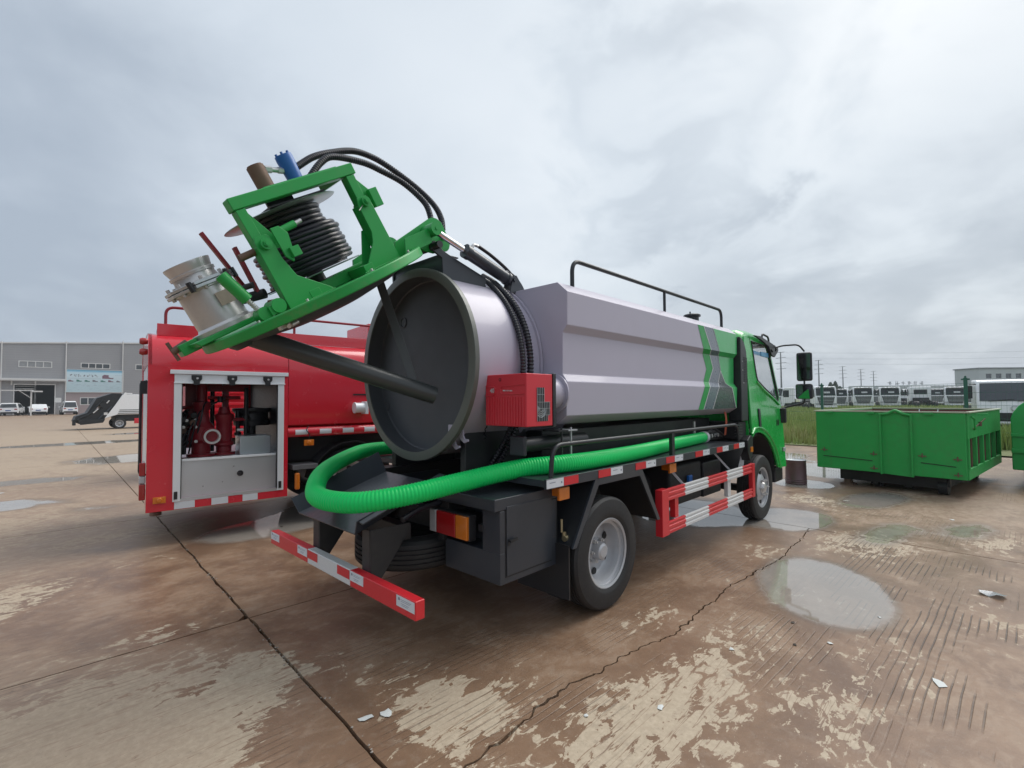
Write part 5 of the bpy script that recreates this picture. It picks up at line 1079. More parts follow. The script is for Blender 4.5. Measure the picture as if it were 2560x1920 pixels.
def warehouse():
    m = clad_material(); Y = 92; top = lambda x: 10.30+.083*x
    B = empty('warehouse', (3, Y, 0)); tag(B, 'long grey metal-clad warehouse with strip windows and a dark open doorway', 'building')
    def W(mb, *a): return mb
    x0, x1 = -40, 70; ox = 3
    sh = lambda f: [(p[0]-ox, p[1]) for p in f]
    doors = [[(-1.60, .02), (.36, .02), (.36, 4.17), (-1.60, 4.17)], [(.46, .02), (2.40, .02), (2.40, 4.19), (.46, 4.19)]]
    wins = [(-1.20, 1.98, 6.72, 7.43), (5.22, 8.41, 6.83, 7.45), (11.65, 14.8, 6.83, 7.53), (18, 21.2, 6.83, 7.53), (-7.7, -4.5, 6.7, 7.4), (5.23, 8.4, 1.40, 2.32)]
    holes = doors+[[(a, c), (b, c), (b, d), (a, d)] for a, b, c, d in wins]
    q = MB(); q.plate(sh([(x0, -.05), (x1, -.05), (x1, 11.5), (20, 11.5), (x0, top(x0))]), [sh(h) for h in holes], lambda u, v, w: (u, w, v), .3); q.build('facade', m, B)
    q = MB(); q.plate(sh([(x0, top(x0)), (20, 11.5), (20, 11.68), (x0, top(x0)+.18)]), [], lambda u, v, w: (u, -.12+w, v), .6); q.build('roof_edge', whitep, B)
    q = MB(); q.box((x0-ox, .5, 0), (x1-ox, 30, .02)); q.box((x0-ox, 29, 0), (x1-ox, 30, 9)); q.build('back_wall', concretewall, B)
    q = MB(); q.plate(sh([(x0, top(x0)-.1), (20, 11.4), (x1, 11.4), (x1, 11.3), (20, 11.3), (x0, top(x0)-.3)]), [], lambda u, v, w: (u, .3+w, v), 30); q.build('roof', concretewall, B)
    for a, b, c, d in wins:
        q = MB(); q.plate(sh([(a-.1, c-.1), (b+.1, c-.1), (b+.1, d+.1), (a-.1, d+.1)]), [sh([(a, c), (b, c), (b, d), (a, d)])], lambda u, v, w: (u, -.04+w, v), .10); wf = q.build('window', whitep, B)
        n = 4
        for i in range(n):
            xa = a+(b-a)*i/n; xb = a+(b-a)*(i+1)/n
            q = MB(); q.box((xa-ox+.03, .06, c+.02), (xb-ox-.03, .075, d-.02)); q.build('pane', mat('curtained_glass', (.30, .31, .32), .3, var=.2, scale=.8) if a < 0 and c > 5 else wglass, wf)
            if i: q = MB(); q.box((xa-ox-.05, -.03, c), (xa-ox+.05, .05, d)); q.build('mullion', whitep, wf)
    for x in (-16, -9.4, -2.92, 3.52, 9.96, 16.4, 22.8): 
        q = MB(); q.cyl((x-ox, -.10, 0), (x-ox, -.10, top(x) if x < 18 else 11.4), .07, n=8); q.build('downpipe', whitep, B)
    for (a, _), (b, _), (_, z), _ in doors:
        q = MB(); q.box((a-ox-.12, -.08, z), (b-ox+.12, .1, z+.14)); q.box((a-ox-.12, -.08, 0), (a-ox, .1, z)); q.box((b-ox, -.08, 0), (b-ox+.12, .1, z)); q.build('door_frame', whitep, B)
    q = MB(); q.box((-1.5-ox, .9, 3.55), (.3-ox, 1.0, 3.70)); q.box((-1.5-ox, .9, 3.95), (.3-ox, 1.0, 4.05)); q.build('door_rail', whitep, B)
    q = MB(); q.box((-3.4-ox, -1.4, 4.70), (3.5-ox, -.02, 4.82)); q.box((-3.4-ox, -1.45, 4.80), (3.5-ox, -1.38, 5.02)); cn = q.build('canopy', whitep, B)
    for x in (-1.9, .42): q = MB(); q.box((x-ox-.08, -.3, 4.1), (x-ox+.08, -.14, 4.7)); q.build('canopy_stay', whitep, B)
    q = MB(); q.box((-40-ox, -.02, 0), (-2.95-ox, -.005, 3.2)); q.box((2.55-ox, -.02, 0), (3.5-ox, -.005, 4.4)); q.build('plinth_panel', concretewall, B)
    q = MB(); q.box((3.6-ox, -.03, .0), (10-ox, -.005, 1.38)); q.box((3.6-ox, -.03, 2.40), (10-ox, -.005, 3.15)); q.box((3.6-ox, -.03, 1.38), (5.12-ox, -.005, 2.40)); q.build('red_dado', mat('faded_pink_wall', (.33, .27, .27), .7, var=.12, scale=.6), B)
    # banner: hangs on the wall
    bn = empty('banner', (6.83, Y-.15, 4.86)); tag(bn, 'pale blue printed banner with rows of vehicles on the grey warehouse wall', 'banner')
    q = MB(); q.box((-3.2, 0, -1.66), (3.2, .04, 1.66)); q.build('sheet', banner_material(), bn)
    q = MB()
    for a, b in (((-3.25, -1.71), (3.25, -1.64)), ((-3.25, 1.64), (3.25, 1.71)), ((-3.27, -1.7), (-3.2, 1.7)), ((3.2, -1.7), (3.27, 1.7))): q.box((a[0], -.03, a[1]), (b[0], .05, b[1]))
    q.build('frame', whitep, bn)
    random.seed(5); pk = mat('banner_grey_print', (.16, .17, .20), .5); pg = mat('banner_green_print', (.06, .20, .17), .5); pr_ = mat('banner_plum_print', (.20, .12, .16), .5)
    for i in range(7):       # the row of pictured vehicles
        x = -2.75+i*.90; w = random.uniform(.45, .62); mm = (pr_, pg, pg, pk, pg, pr_, pk)[i]
        q = MB(); q.plate([(x-w/2, -.12), (x-w/2, .10+.08*(i % 2)), (x-.05, .14), (x+.08, .02), (x+w/2, -.0), (x+w/2, -.12)], [], lambda u, v, ww: (u, -.006+ww, v), .004); q.build('pictured_vehicle', mm, bn)
    q = MB(); q.plate([(.75, .38), (.75, .80), (.98, .98), (1.5, .92), (1.5, .62), (1.75, .52), (2.1, .52), (2.0, .34)], [], lambda u, v, ww: (u, -.006+ww, v), .004); q.build('pictured_vehicle', pr_, bn)
    q = MB()
    for i in range(7):
        x = -2.7+i*.44+(.12 if i > 3 else 0)
        for k in range(4): a = random.uniform(-.13, .13); z = .80+random.uniform(-.13, .13)-i*.004; q.box((x+a-.09, -.005, z-.016), (x+a+.09, -.002, z+.016)); q.box((x+a-.015, -.005, z-.09), (x+a+.015, -.002, z+.09))
    tag(q.build('banner_lettering', pk, bn), kind='stuff')
    q = MB()
    q.box((-3.1, -.005, -.20), (3.1, -.002, -.17)); q.box((2.2, -.005, .88), (3.1, -.002, .91)); q.box((-3.1, -.005, .35), (.6, -.002, .38))
    for i in range(46):
        x = random.uniform(-3.0, 2.7); z = random.uniform(-1.4, -.4); q.box((x, -.005, z), (x+random.uniform(.15, .5), -.002, z+.03))
    q.build('banner_small_print', mat('banner_faint_print', (.33, .43, .48), .5), bn).__setitem__('kind', 'stuff')
    # gateway frame in front of the doors
    g = empty('gateway_frame', (-.06, 85, 0)); tag(g, 'slim white steel gateway frame with a cross beam and brace before the warehouse', 'gate')
    q = MB(); q.box((-.08, -.08, 0), (.08, .08, 3.3)); q.build('post', whitep, g)
    q = MB(); q.box((-2.9, -.08, 0), (-2.74, .08, 3.3)); q.build('post', whitep, g)
    q = MB(); q.box((-2.9, -.09, 3.19), (.2, .09, 3.31)); q.build('beam', whitep, g)
    q = MB(); q.box((.05, -.3, 3.05), (1.05, .3, 3.22)); q.build('lamp_arm', whitep, g)
    q = MB(); q.bar((-1.1, 0, 3.2), (-.05, 0, 2.3), .07, .07); q.build('brace', whitep, g)
    n = empty('notice_board', (2.72, 90.8, 0)); tag(n, 'small white notice board on a post by the warehouse door', 'sign')
    q = MB(); q.box((-.35, -.03, 1.7), (.35, .03, 2.35)); q.build('board', whitep, n)
    q = MB(); q.cyl((0, .05, 0), (0, .05, 1.8), .05, n=8); q.box((-.28, -.036, 1.62), (.28, -.031, 1.70)); q.build('post', concretewall, n)
warehouse()

def car(name, loc, rz, L, Wd, H, kind, label, group):
    C = empty(name, loc, rz); tag(C, label, 'car', group); h = L/2; w = Wd/2
    if kind == 'suv': side = [(-h, .35), (-h+.02, .75), (-h+.05, 1.02), (-h+.35, H-.10), (-h+.75, H), (h*.15, H-.02), (h*.52, 1.08), (h-.15, .92), (h, .65), (h-.02, .3)]
    elif kind == 'van': side = [(-h, .35), (-h, .9), (-h+.10, H-.12), (-h+.3, H), (h*.45, H-.02), (h*.72, 1.15), (h-.08, 1.0), (h, .65), (h-.02, .3)]
    else: side = [(-h, .38), (-h+.02, .78), (-h+.10, .98), (-h+.55, 1.05), (-h+1.0, H-.06), (-h+1.35, H), (h*.08, H-.02), (h*.48, 1.0), (h-.15, .85), (h, .62), (h-.02, .3)]
    belt = .98
    n = len(side); vs = []
    for s in (-1, 1):
        for x, z in side: vs.append((x, s*(w-(max(0, z-belt))*.32-(.04 if z < .45 else 0)), z))
    q = MB(); q.add(vs, [tuple(reversed(range(n))), tuple(range(n, 2*n))]+[(i, (i+1) % n, n+(i+1) % n, n+i) for i in range(n)]); q.build('body', whitec, C, .06, 3)
    # rear glass, side glass, lamps, bumper
    zt = H-.12; xr = -h+(.10 if kind != 'sedan' else .66)
    if kind == 'sedan': a, b2 = (-h+.62, 1.08), (-h+1.05, H-.10)
    elif kind == 'suv': a, b2 = (-h+.06, 1.06), (-h+.36, H-.13)
    else: a, b2 = (-h+.02, 1.02), (-h+.12, H-.14)
    wa = w-.16; wb = w-.28
    q = MB(); q.hexa([(a[0]-.02, -wa, a[1]), (a[0]+.05, -wa, a[1]), (a[0]+.05, wa, a[1]), (a[0]-.02, wa, a[1]), (b2[0]-.04, -wb, b2[1]), (b2[0]+.05, -wb, b2[1]), (b2[0]+.05, wb, b2[1]), (b2[0]-.04, wb, b2[1])]); q.build('rear_window', wglass, C)
    for s in (-1, 1):
        q = MB(); q.box((-h-.012, s*(w-.12), .78), (-h+.12, s*(w-.38), .92)); q.build('tail_lamp', redlens, C, .02)
        q = MB(); q.plate([(b2[0]+.25, 1.03), (b2[0]+.35, H-.14), (h*.10, H-.14), (h*.40, 1.03)], [], lambda u, v, ww, s=s: (u, s*(w-.012-(max(0, v-belt))*.32+ww), v), .015); q.build('side_window', wglass, C)
        for x in (-h*.62, h*.62):
            q = MB(); q.lathe((x, s*(w-.10), .32), (0, s, 0), [(-.1, .19), (-.1, .30), (-.07, .32), (.07, .32), (.105, .30), (.105, .2), (.09, .19), (.06, .08), (.06, .001)], 24); q.build('wheel', rubber, C)
        q = MB(); q.box((h*.28, s*(w+.01), 1.0), (h*.36, s*(w+.17), 1.13)); q.build('wing_mirror', whitec, C, .02)
    q = MB(); q.box((-h-.02, -w+.12, .30), (-h+.06, w-.12, .50)); q.build('rear_bumper', plastic, C, .03)
    q = MB(); q.box((-h-.022, -.24, .62), (-h-.008, .24, .74)); q.build('number_plate', mat('blue_plate', (.03, .10, .32), .4), C)
    return C
GC = 'white cars parked by the warehouse'
car('parked_car', (-1.80, 88.0, 0), radians(82), 4.5, 1.88, 1.66, 'suv', 'white sport utility car, leftmost of the three cars by the warehouse', GC)
car('parked_car', (.72, 88.0, 0), radians(88), 4.6, 1.80, 1.48, 'sedan', 'white saloon car, middle one of the three by the warehouse', GC)
car('parked_car', (3.68, 87.6, 0), radians(92), 4.0, 1.62, 1.86, 'van', 'white minivan with a dark rear window, rightmost of the three cars by the warehouse', GC)
def garbage_truck():
    T = empty('refuse_truck', (2.93, 34.2, 0)); tag(T, 'white refuse compactor truck with black loading arms, parked in the left distance', 'truck')
    q = MB(); q.plate([(-.60, .70), (.14, 2.08), (3.1, 2.08), (3.1, .86), (-.30, .86)], [], lambda u, v, w: (u, w, v), 1.8); q.build('body', whitec, T, .04, 3)
    q = MB(); q.plate([(-.68, .66), (-.10, .86), (.35, 2.16), (.25, 2.20), (-.20, 1.45)], [], lambda u, v, w: (u, -.02+w, v), .05); q.build('body_edge', whitec, T, .01)
    for i, z in enumerate((.92, 1.02, 1.12)):
        q = MB(); q.box((-.32+i*.06, -.012, z), (3.1, .0, z+.035)); q.build('body_stripe', black, T)
    q = MB(); q.box((.28, .0, 2.09), (.60, 1.7, 2.16)); q.build('roof_plate', whitec, T, .01)
    q = MB(); q.plate([(-2.05, .50), (-1.95, .80), (-1.45, 1.0), (-1.05, 1.85), (-.35, 2.14), (.22, 2.12), (-.62, .72), (-.75, .45), (-1.80, .36)], [[(-1.25, 1.05), (-.95, 1.45), (-.80, 1.25)]], lambda u, v, w: (u, .1+w, v), 1.6); q.build('loading_hopper', black, T, .02)
    for k, (p, e) in enumerate((((-1.35, .92), (-.75, 1.75)), ((-1.85, .62), (-1.0, 1.15)), ((-.95, .62), (-.35, 1.35)))):
        q = MB(); q.cyl((p[0], .04, p[1]), (e[0], .04, e[1]), .045, n=10); q.build('loading_arm', black if k != 2 else dark, T)
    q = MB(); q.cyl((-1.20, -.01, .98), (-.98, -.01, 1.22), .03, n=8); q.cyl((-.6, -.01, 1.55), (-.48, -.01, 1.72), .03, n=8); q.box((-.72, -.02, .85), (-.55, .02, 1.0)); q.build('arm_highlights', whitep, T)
    q = MB(); q.plate([(-1.75, .30), (-.75, .40), (-.65, .60), (-1.9, .62)], [], lambda u, v, w: (u, -.05+w, v), .25); q.box((-2.1, .0, .28), (-1.95, .2, .62)); q.build('bin_lifter', black, T, .02)
    q = MB(); q.box((-.2, .1, .45), (4.6, 1.7, .84)); q.build('chassis_frame', under, T)
    q = MB(); q.box((.72, -.02, .30), (1.75, .1, .62)); q.build('red_side_guard', red, T, .01)
    for x in (.02, 3.3):
        for s, y in ((-1, .12), (1, 1.68)): wheel_parts(T, (x, y, .33), .33, .2, s, x < 1, nuts=5)
    q = MB(); q.plate([(3.2, .5), (3.2, 1.95), (3.5, 2.05), (4.3, 2.0), (4.7, 1.3), (4.75, .5)], [], lambda u, v, w: (u, .05+w, v), 1.7); q.build('cab', whitec, T, .04, 3)
    q = MB(); q.plate([(3.45, 1.3), (3.45, 1.85), (4.2, 1.85), (4.5, 1.3)], [], lambda u, v, w: (u, .04+w, v), .01); q.build('cab_window', wglass, T)
garbage_truck()

# ------------------------------------------------------------------ background, right
def container(name, loc, rz, W_, L_, label, closed=False):
    """open-top skip: local x runs away from the viewer, y across its near face; near face at x = 0, from y = 0 to -W_"""
    T = empty(name, loc, rz); tag(T, label, 'container', 'green skips')
    z0, z1 = .30, 1.315
    wv = .30*W_/2.06
    # near wall in two leaves with a folded pilaster between
    for y0, y1 in ((-.02, -.98), (-1.40, -W_+.02)):
        q = MB(); q.box((0, y0, z0), (.04, y1, z1)); lf = q.build('wall_leaf', green_old, T, .008)
        q = MB(); q.bar((-.004, y0-.10 if y1 < y0 else y0, z0+.22), (-.004, y1+.12, z0+.19), .006, .012); q.build('weld_line', under, lf)
        for k in range(2):
            q = MB(); q.bar((-.012, y0-.16-.62*k, z1-.012), (-.012, y0-.27-.62*k, z1-.012), .05, .03); q.build('rim_lug', green_old, lf)
        for yy, zz in ((y0-.12, .62), (y1+.10, .60), (y1+.10, .36)):
            q = MB(); q.box((-.014, yy-.05, zz), (0, yy+.05, zz+.014)); q.cyl((-.01, yy, zz-.02), (-.01, yy, zz+.05), .008, n=6); q.build('hinge_lug', rust, lf)
    q = MB(); q.plate([(-.98, z0-.01), (-1.40, z0-.03), (-1.40, z1), (-1.19, z1+.045), (-.98, z1)], [], lambda u, v, w: (.02-w if False else .015+w, u, v), .03)
    q.build('wall_recess', green_old, T, .004)
    q = MB(); q.tube(fillet([(-.01, -.97, z1-.035), (-.01, -1.10, z1-.02), (-.012, -1.19, z1+.045), (-.01, -1.28, z1-.02), (-.01, -1.41, z1-.045)], .06), .022, 8); q.build('pilaster_cap', green_old, T)
    for y in (-.985, -1.395):
        q = MB(); q.box((-.03, y-.014, z0-.02), (.04, y+.014, z1-.02)); q.build('pilaster_edge', green_old, T, .006)
    # side walls with posts
    q = MB(); q.box((.04, -W_, z0+.62), (L_, -W_+.04, z1)); q.box((.04, -W_, z0), (L_, -W_+.04, z0+.16)); sd_b = MB(); sd_b.box((.06, -W_+.10, z0+.1), (L_-.06, -W_+.12, z0+.7)); sd_b.build('inner_side_sheet', rust, T); sd = q.build('side_wall', green_old, T, .006)
    for i in range(6):
        x = .06+i*(L_-.16)/5
        q = MB(); q.box((x, -W_-.004, z0+.14), (x+.07, -W_+.05, z0+.64)); q.build('side_post', green_old, sd, .006)
    q = MB(); q.box((.04, -.04, z0), (L_, 0, z1)); q.build('side_wall', green_old, T, .006)
    q = MB(); q.box((L_-.04, -W_+.04, z0), (L_, -.04, z1)); q.build('back_wall', green_old, T, .006)
    q = MB(); q.box((.05, -W_+.05, z0+.02), (L_-.05, -.05, z0+.06)); q.box((.042, -W_+.08, z0+.1), (.05, -.05, z1-.01)); q.box((L_-.05, -W_+.06, z0+.1), (L_-.042, -.05, z1-.01)); q.box((.05, -.05, z0+.06), (L_-.05, -.042, z1-.01)); q.box((.05, -W_+.042+.03, z0+.06), (L_-.05, -W_+.05+.03, z1-.01)); q.build('rusty_lining', rustred, T)
    q = MB(); 
    for a, b in (((0, 0), (0, -W_)), ((0, -W_), (L_, -W_)), ((L_, -W_), (L_, 0)), ((L_, 0), (0, 0))): q.bar((a[0]+.02 if a[0] == 0 else a[0]-.02, a[1]-.0, z1+.012), (b[0]+.02 if b[0] == 0 else b[0]-.02, b[1], z1+.012), .055, .022)
    q.build('rim', mat('pale_green_rim', (.42, .46, .33), .5, var=.2, dirt=.3), T, .004)
    q = MB(); q.tube(spline([(.22, -W_-.02, z1-.06), (.30, -W_-.04, z1-.10), (.30, -W_-.045, z1-.22), (.36, -W_-.03, z1-.26)], 6), .014, 8); q.build('lever', green_old, T)
    q = MB(); q.bar((.40, -W_-.012, z1-.25), (1.5, -W_-.012, z1-.12), .010, .014); q.cyl((.95, -W_-.02, z1-.23), (.95, -W_-.02, z1-.16), .02, n=8); q.build('latch_bar', rust, T)
    q = MB(); q.tube(fillet([(L_-.06, -W_*.42, z1-.01), (L_-.10, -W_*.42, z1-.06), (L_-.10, -W_*.42-.3, z1-.06), (L_-.06, -W_*.42-.3, z1-.01)], .03), .012, 6); q.build('inner_rung', galv, T)
    for x in (.35, L_-.35):
        q = MB(); q.box((x-.05, -.45, .02), (x+.05, -.34, z0)); q.box((x-.09, -.50, 0), (x+.09, -.29, .025)); q.build('foot', rust, T)
        q = MB(); q.lathe((x, -W_+.35, .13), (0, 1, 0), [(-.06, .001), (-.06, .13), (.06, .13), (.06, .001)], 20); q.box((x-.06, -W_+.27, .13), (x+.06, -W_+.43, z0)); q.build('roller', black, T)
    q = MB(); q.box((.3, -.85, .06), (L_-.2, -.75, z0)); q.box((.3, -W_+.75, .06), (L_-.2, -W_+.85, z0)); q.box((.25, -W_+.30, .10), (L_-.3, -.30, z0)); q.build('skid_rails_with_shade_box', under, T)  # skid rails, plus an added dark box for the shade beneath the skip
    q = MB(); q.lathe((.55, -.80, .15), (0, 1, 0), [(-.05, .001), (-.05, .15), (.05, .15), (.05, .001)], 20); q.build('roller', black, T)
    return T
container('waste_skip', (8.83, -.93, 0), radians(-7.5), 2.06, 3.25, 'open green metal skip with a rusty red inside, behind the dented drum')
def skip_round():
    T = empty('waste_skip', (10.75, -3.50, 0), radians(-9)); tag(T, 'green skip with a rounded top corner, cut off by the right edge of the picture', 'container', 'green skips')
    pr = [(0, .28), (0, 1.18), (-.03, 1.28), (-.10, 1.40), (-.20, 1.49), (-.34, 1.55), (-2.0, 1.57), (-2.0, .28)]
    q = MB(); q.plate(pr, [], lambda u, v, w: (w, u, v), 2.8); q.build('body', green_old, T, .02, 3)
    q = MB(); q.box((-.03, -.0, .86), (.0, -2.0, .92)); q.build('rib', green_old, T, .01)
    q = MB(); q.box((-.04, .0, .58), (.0, -2.0, .66)); q.build('rib', green_old, T, .01)
    for y in (-.18, -1.7):
        for x in (.2, 2.4):
            q = MB(); q.lathe((x, y, .12), (0, 1, 0), [(-.05, .001), (-.05, .12), (.05, .12), (.05, .001)], 20); q.box((x-.05, y-.06, .12), (x+.05, y+.06, .29)); q.build('roller', rust, T)
skip_round()
def drum():
    T = empty('steel_drum', (8.55, -.66, 0)); tag(T, 'small dented maroon steel drum standing on the wet paving', 'drum')
    q = MB(); q.lathe((0, 0, 0), (0, 0, 1), [(.0, .001), (.0, .168), (.012, .176), (.04, .172), (.055, .178), (.07, .172), (.085, .178), (.10, .172), (.40, .166), (.425, .172), (.435, .168)], 32); q.build('body', mat('maroon_drum', (.13, .075, .08), .42, .3, var=.25, scale=4, dirt=.35, dirtc=(.22, .17, .15)), T, angle=25)
    q = MB(); q.lathe((0, 0, .432), (0, 0, 1), [(.0, .166), (-.01, .155), (-.008, .001)], 32); q.build('lid', galv, T)
drum()
# grass strip, field
def field():
    fm = mat('field_grass_ground', (.14, .16, .06), .9, var=.3, scale=.15, dirt=.3, dirtc=(.10, .085, .045))
    q = MB(); q.quad((16.6, -40, .012), (900, -400, .012), (900, 500, .012), (60, 140, .012), (60, 90, .012), (16.6, 37.2, .012)); f = q.build('field', fm); tag(f, kind='structure')
    random.seed(11); vs = []; fs = []; cs = []
    cam = Vector((-1.443, -3.096)); fw = Vector((.718, .695)); rt = Vector((.696, -.718))
    def blade(x, y, h, w):
        a = random.uniform(0, 2*pi); lx = random.gauss(0, .16)*h; ly = random.gauss(0, .16)*h; b = len(vs); dx, dy = cos(a)*w, sin(a)*w
        vs.extend([(x-dx, y-dy, 0), (x+dx, y+dy, 0), (x+lx*.4+dx*.7, y+ly*.4+dy*.7, h*.55), (x+lx*.4-dx*.7, y+ly*.4-dy*.7, h*.55), (x+lx, y+ly, h)])
        fs.append((b, b+1, b+2, b+3)); fs.append((b+3, b+2, b+4))
    n = 0
    while n < 62000:
        dpt = 14+58*random.random()**1.7; u = random.uniform(.38, 1.30); p = cam+fw*dpt+rt*(dpt*u)
        edge = 16.75+.18*sin(p.y*2.1)+.10*sin(p.y*5.3)
        if p.x < edge: continue
        if p.x < edge+.5 and random.random() < .4: continue
        cl = mnoise.noise(Vector((p.x*.6, p.y*.6, 0)))
        if cl < -.28 and random.random() < .7: continue
        h = (.34+.36*random.random()+.25*max(0, cl))*(1 if dpt < 30 else .8)
        if p.x < edge+.8: h *= .6
        blade(p.x, p.y, h, .010+.0007*dpt); n += 1
    me = bpy.data.meshes.new('tall_grass'); me.from_pydata(vs, [], fs); o = bpy.data.objects.new('tall_grass', me); COL.objects.link(o)
    m = bpy.data.materials.new('grass_blades'); k = NT(m); P = k.n('ShaderNodeNewGeometry').outputs['Position']; sp = k.n('ShaderNodeSeparateXYZ'); k.l(P, sp.inputs[0])
    n1 = k.noise(P, .7, 3); n2 = k.noise(P, 9, 2)
    c = k.mix(n2, (.17, .25, .05, 1), (.33, .41, .11, 1)); c = k.mix(k.step(n1, .45, .75), c, (.38, .37, .15, 1)); k.l(c, k.b.inputs['Base Color']); k.b.inputs['Roughness'].default_value = .7
    k.b.inputs['Transmission Weight'].default_value = 0
    me.materials.append(m); tag(o, 'tall green and straw grass along the yard edge', 'grass', kind='stuff')
    # straw litter line at the edge
field()
fencegreen = mat('fence_green', (.018, .115, .075), .45, var=.15, scale=2)
def fence():
    A = Vector((19.75, -2.83)); D = Vector((4.49, 4.85)); T = empty('mesh_fence', (A.x, A.y, 0)); tag(T, 'dark green wire mesh fence with steel posts at the edge of the field', 'fence')
    L = D.length; d = D/L
    pos = [-3*L, -2*L, -L, 0, L, 2*L, 3*L, 4*L]
    for s in pos:
        p = d*s; q = MB(); q.box((p.x-.05, p.y-.05, 0), (p.x+.05, p.y+.05, 2.18)); q.bar((p.x-.13*d.x, p.y-.13*d.y, 2.13), (p.x+.13*d.x, p.y+.13*d.y, 2.13), .04, .05); q.cyl((p.x, p.y, 2.18), (p.x, p.y, 2.24), .03, n=8); q.build('fence_post', fencegreen, T, .006)
    for a, b in zip(pos, pos[1:]):
        q = MB(); n = 44
        for i in range(1, n):
            p = d*(a+(b-a)*i/n); q.bar((p.x, p.y, .05), (p.x, p.y, 2.0), .004, .004, up=(1, 0, 0))
        for z in (.1, .5, .9, 1.3, 1.7, 2.0): 
            p0 = d*(a+.06); p1 = d*(b-.06); q.bar((p0.x, p0.y, z), (p1.x, p1.y, z), .008, .008)
        mm = q.build('wire_mesh_panel', fencegreen, T); tag(mm, kind='stuff')
fence()
def heavy_cab(loc, rz, label, view='front', s=1.0):
    T = empty('tractor_truck', loc, rz); T.scale = (s, s, s); tag(T, label, 'truck', 'white tractor trucks in rows behind the fence')
    # local +x is forward
    q = MB(); q.plate([(0, 1.0), (0, 3.0), (.12, 3.12), (1.6, 3.10), (1.75, 2.95), (1.98, 2.0), (2.02, 1.9), (2.05, .72), (1.95, .45), (1.7, .45), (1.55, .85), (.55, .85), (.45, 1.0)], [], lambda u, v, w: (u, -1.22+w, v), 2.44); q.build('cab', whitec, T, .05, 3)
    q = MB(); q.hexa([(2.005, -1.08, 1.93), (2.03, -1.08, 1.93), (2.03, 1.08, 1.93), (2.005, 1.08, 1.93), (1.775, -1.05, 2.86), (1.80, -1.05, 2.86), (1.80, 1.05, 2.86), (1.775, 1.05, 2.86)]); q.build('windscreen', truck_glass, T)
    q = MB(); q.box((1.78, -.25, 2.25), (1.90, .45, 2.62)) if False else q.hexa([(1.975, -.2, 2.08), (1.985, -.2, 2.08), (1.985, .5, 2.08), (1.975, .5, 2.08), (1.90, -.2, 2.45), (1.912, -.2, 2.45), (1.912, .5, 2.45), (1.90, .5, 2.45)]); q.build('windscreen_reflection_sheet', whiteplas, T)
    q = MB(); q.plate([(-.98, 1.78), (.98, 1.78), (.80, 1.0), (.72, .72), (-.72, .72), (-.80, 1.0)], [], lambda u, v, w: (2.055+w, u, v), .03); g = q.build('grille', plastic, T, .01)
    for i in range(5):
        q = MB(); q.box((2.086, -.86+i*.02, 1.66-i*.19), (2.11, .86-i*.02, 1.71-i*.19)); q.build('grille_bar', galv, g)
    q = MB(); q.box((2.02, -1.22, .42), (2.12, 1.22, .58)); q.build('bumper', whitec, T, .03)
    q = MB(); q.box((1.72, -1.0, 2.92), (1.95, 1.0, 3.0)); q.build('visor', plastic, T, .02)
    for i in range(4):
        q = MB(); q.box((1.90, -.85+i*.5, 3.0), (1.97, -.70+i*.5, 3.05)); q.build('roof_lamp', whiteplas, T)
    for sg in (-1, 1):
        q = MB(); q.plate([(.95, 1.75), (.95, 2.75), (1.62, 2.75), (1.82, 1.75)], [], lambda u, v, w, sg=sg: (u, sg*(1.215+w), v), .015); q.build('side_window', truck_glass, T)
        q = MB(); q.box((1.80, sg*1.30, 1.9), (1.95, sg*1.50, 2.7)); q.tube([(1.88, sg*1.2, 2.75), (1.88, sg*1.42, 2.75)], .03, 6); q.build('mirror', plastic, T, .03)
        q = MB(); q.box((2.06, sg*.78, .75), (2.10, sg*1.16, .98)); q.build('headlamp', clearlens, T, .02)
        for x in (1.05, -2.2, -3.5):
            q = MB(); q.lathe((x, sg*.98, .5), (0, sg, 0), [(-.15, .001), (-.15, .46), (-.1, .5), (.12, .5), (.16, .46), (.16, .30), (.10, .28), (.06, .1), (.06, .001)], 24); q.build('wheel', rubber, T)
    q = MB(); q.box((-.008, -.6, 2.05), (0, .6, 2.62)); q.build('rear_window', truck_glass, T, .0)
    q = MB(); q.plate([(-.75, 2.0), (.75, 2.0), (.75, 2.68), (-.75, 2.68)], [[(-.6, 2.05), (.6, 2.05), (.6, 2.62), (-.6, 2.62)]], lambda u, v, w: (-.02+w, u, v), .02); q.build('rear_window_frame', plastic, T)
    q = MB(); 
    for y in (-.42, .42): q.box((-4.3, y-.05, .75), (1.6, y+.05, 1.0))
    q.box((-3.2, -.5, 1.0), (-2.3, .5, 1.2)); q.box((-1.4, -1.1, .5), (-.3, -.6, 1.05)); q.box((-1.4, .6, .5), (-.3, 1.1, 1.05)); q.box((-.35, -.9, 1.0), (-.05, .9, 1.5)); q.build('chassis_frame', under, T, .02)
    return T
tv = radians(225)   # facing back towards the yard
heavy_cab((76.89, 16.59, 0), radians(140), 'white tractor cab seen from the side, just right of the green cab', s=.98)
heavy_cab((68.41, 10.98, 0), radians(208), 'white tractor truck turned to the left behind the small mirror', s=.95)
heavy_cab((88.89, 12.83, 0), radians(198), 'white tractor truck head-on, right of the first green fence post', s=.95)
heavy_cab((86.64, 9.41, 0), radians(195), 'white tractor truck head-on, second from the left above the green skip', s=1)
heavy_cab((89.43, 6.53, 0), radians(193), 'white tractor truck head-on in the middle of the row above the green skip', s=1)
heavy_cab((103.91, 5.95, 0), radians(22), 'white tractor cab half hidden behind another, seen from the rear', s=.95)
heavy_cab((90.19, 2.87, 0), radians(14), 'white tractor cab seen from the rear with a dark back window', s=1.0)
heavy_cab((90.97, -0.8, 0), radians(184), 'white tractor truck head-on, just left of the second green fence post', s=.96)
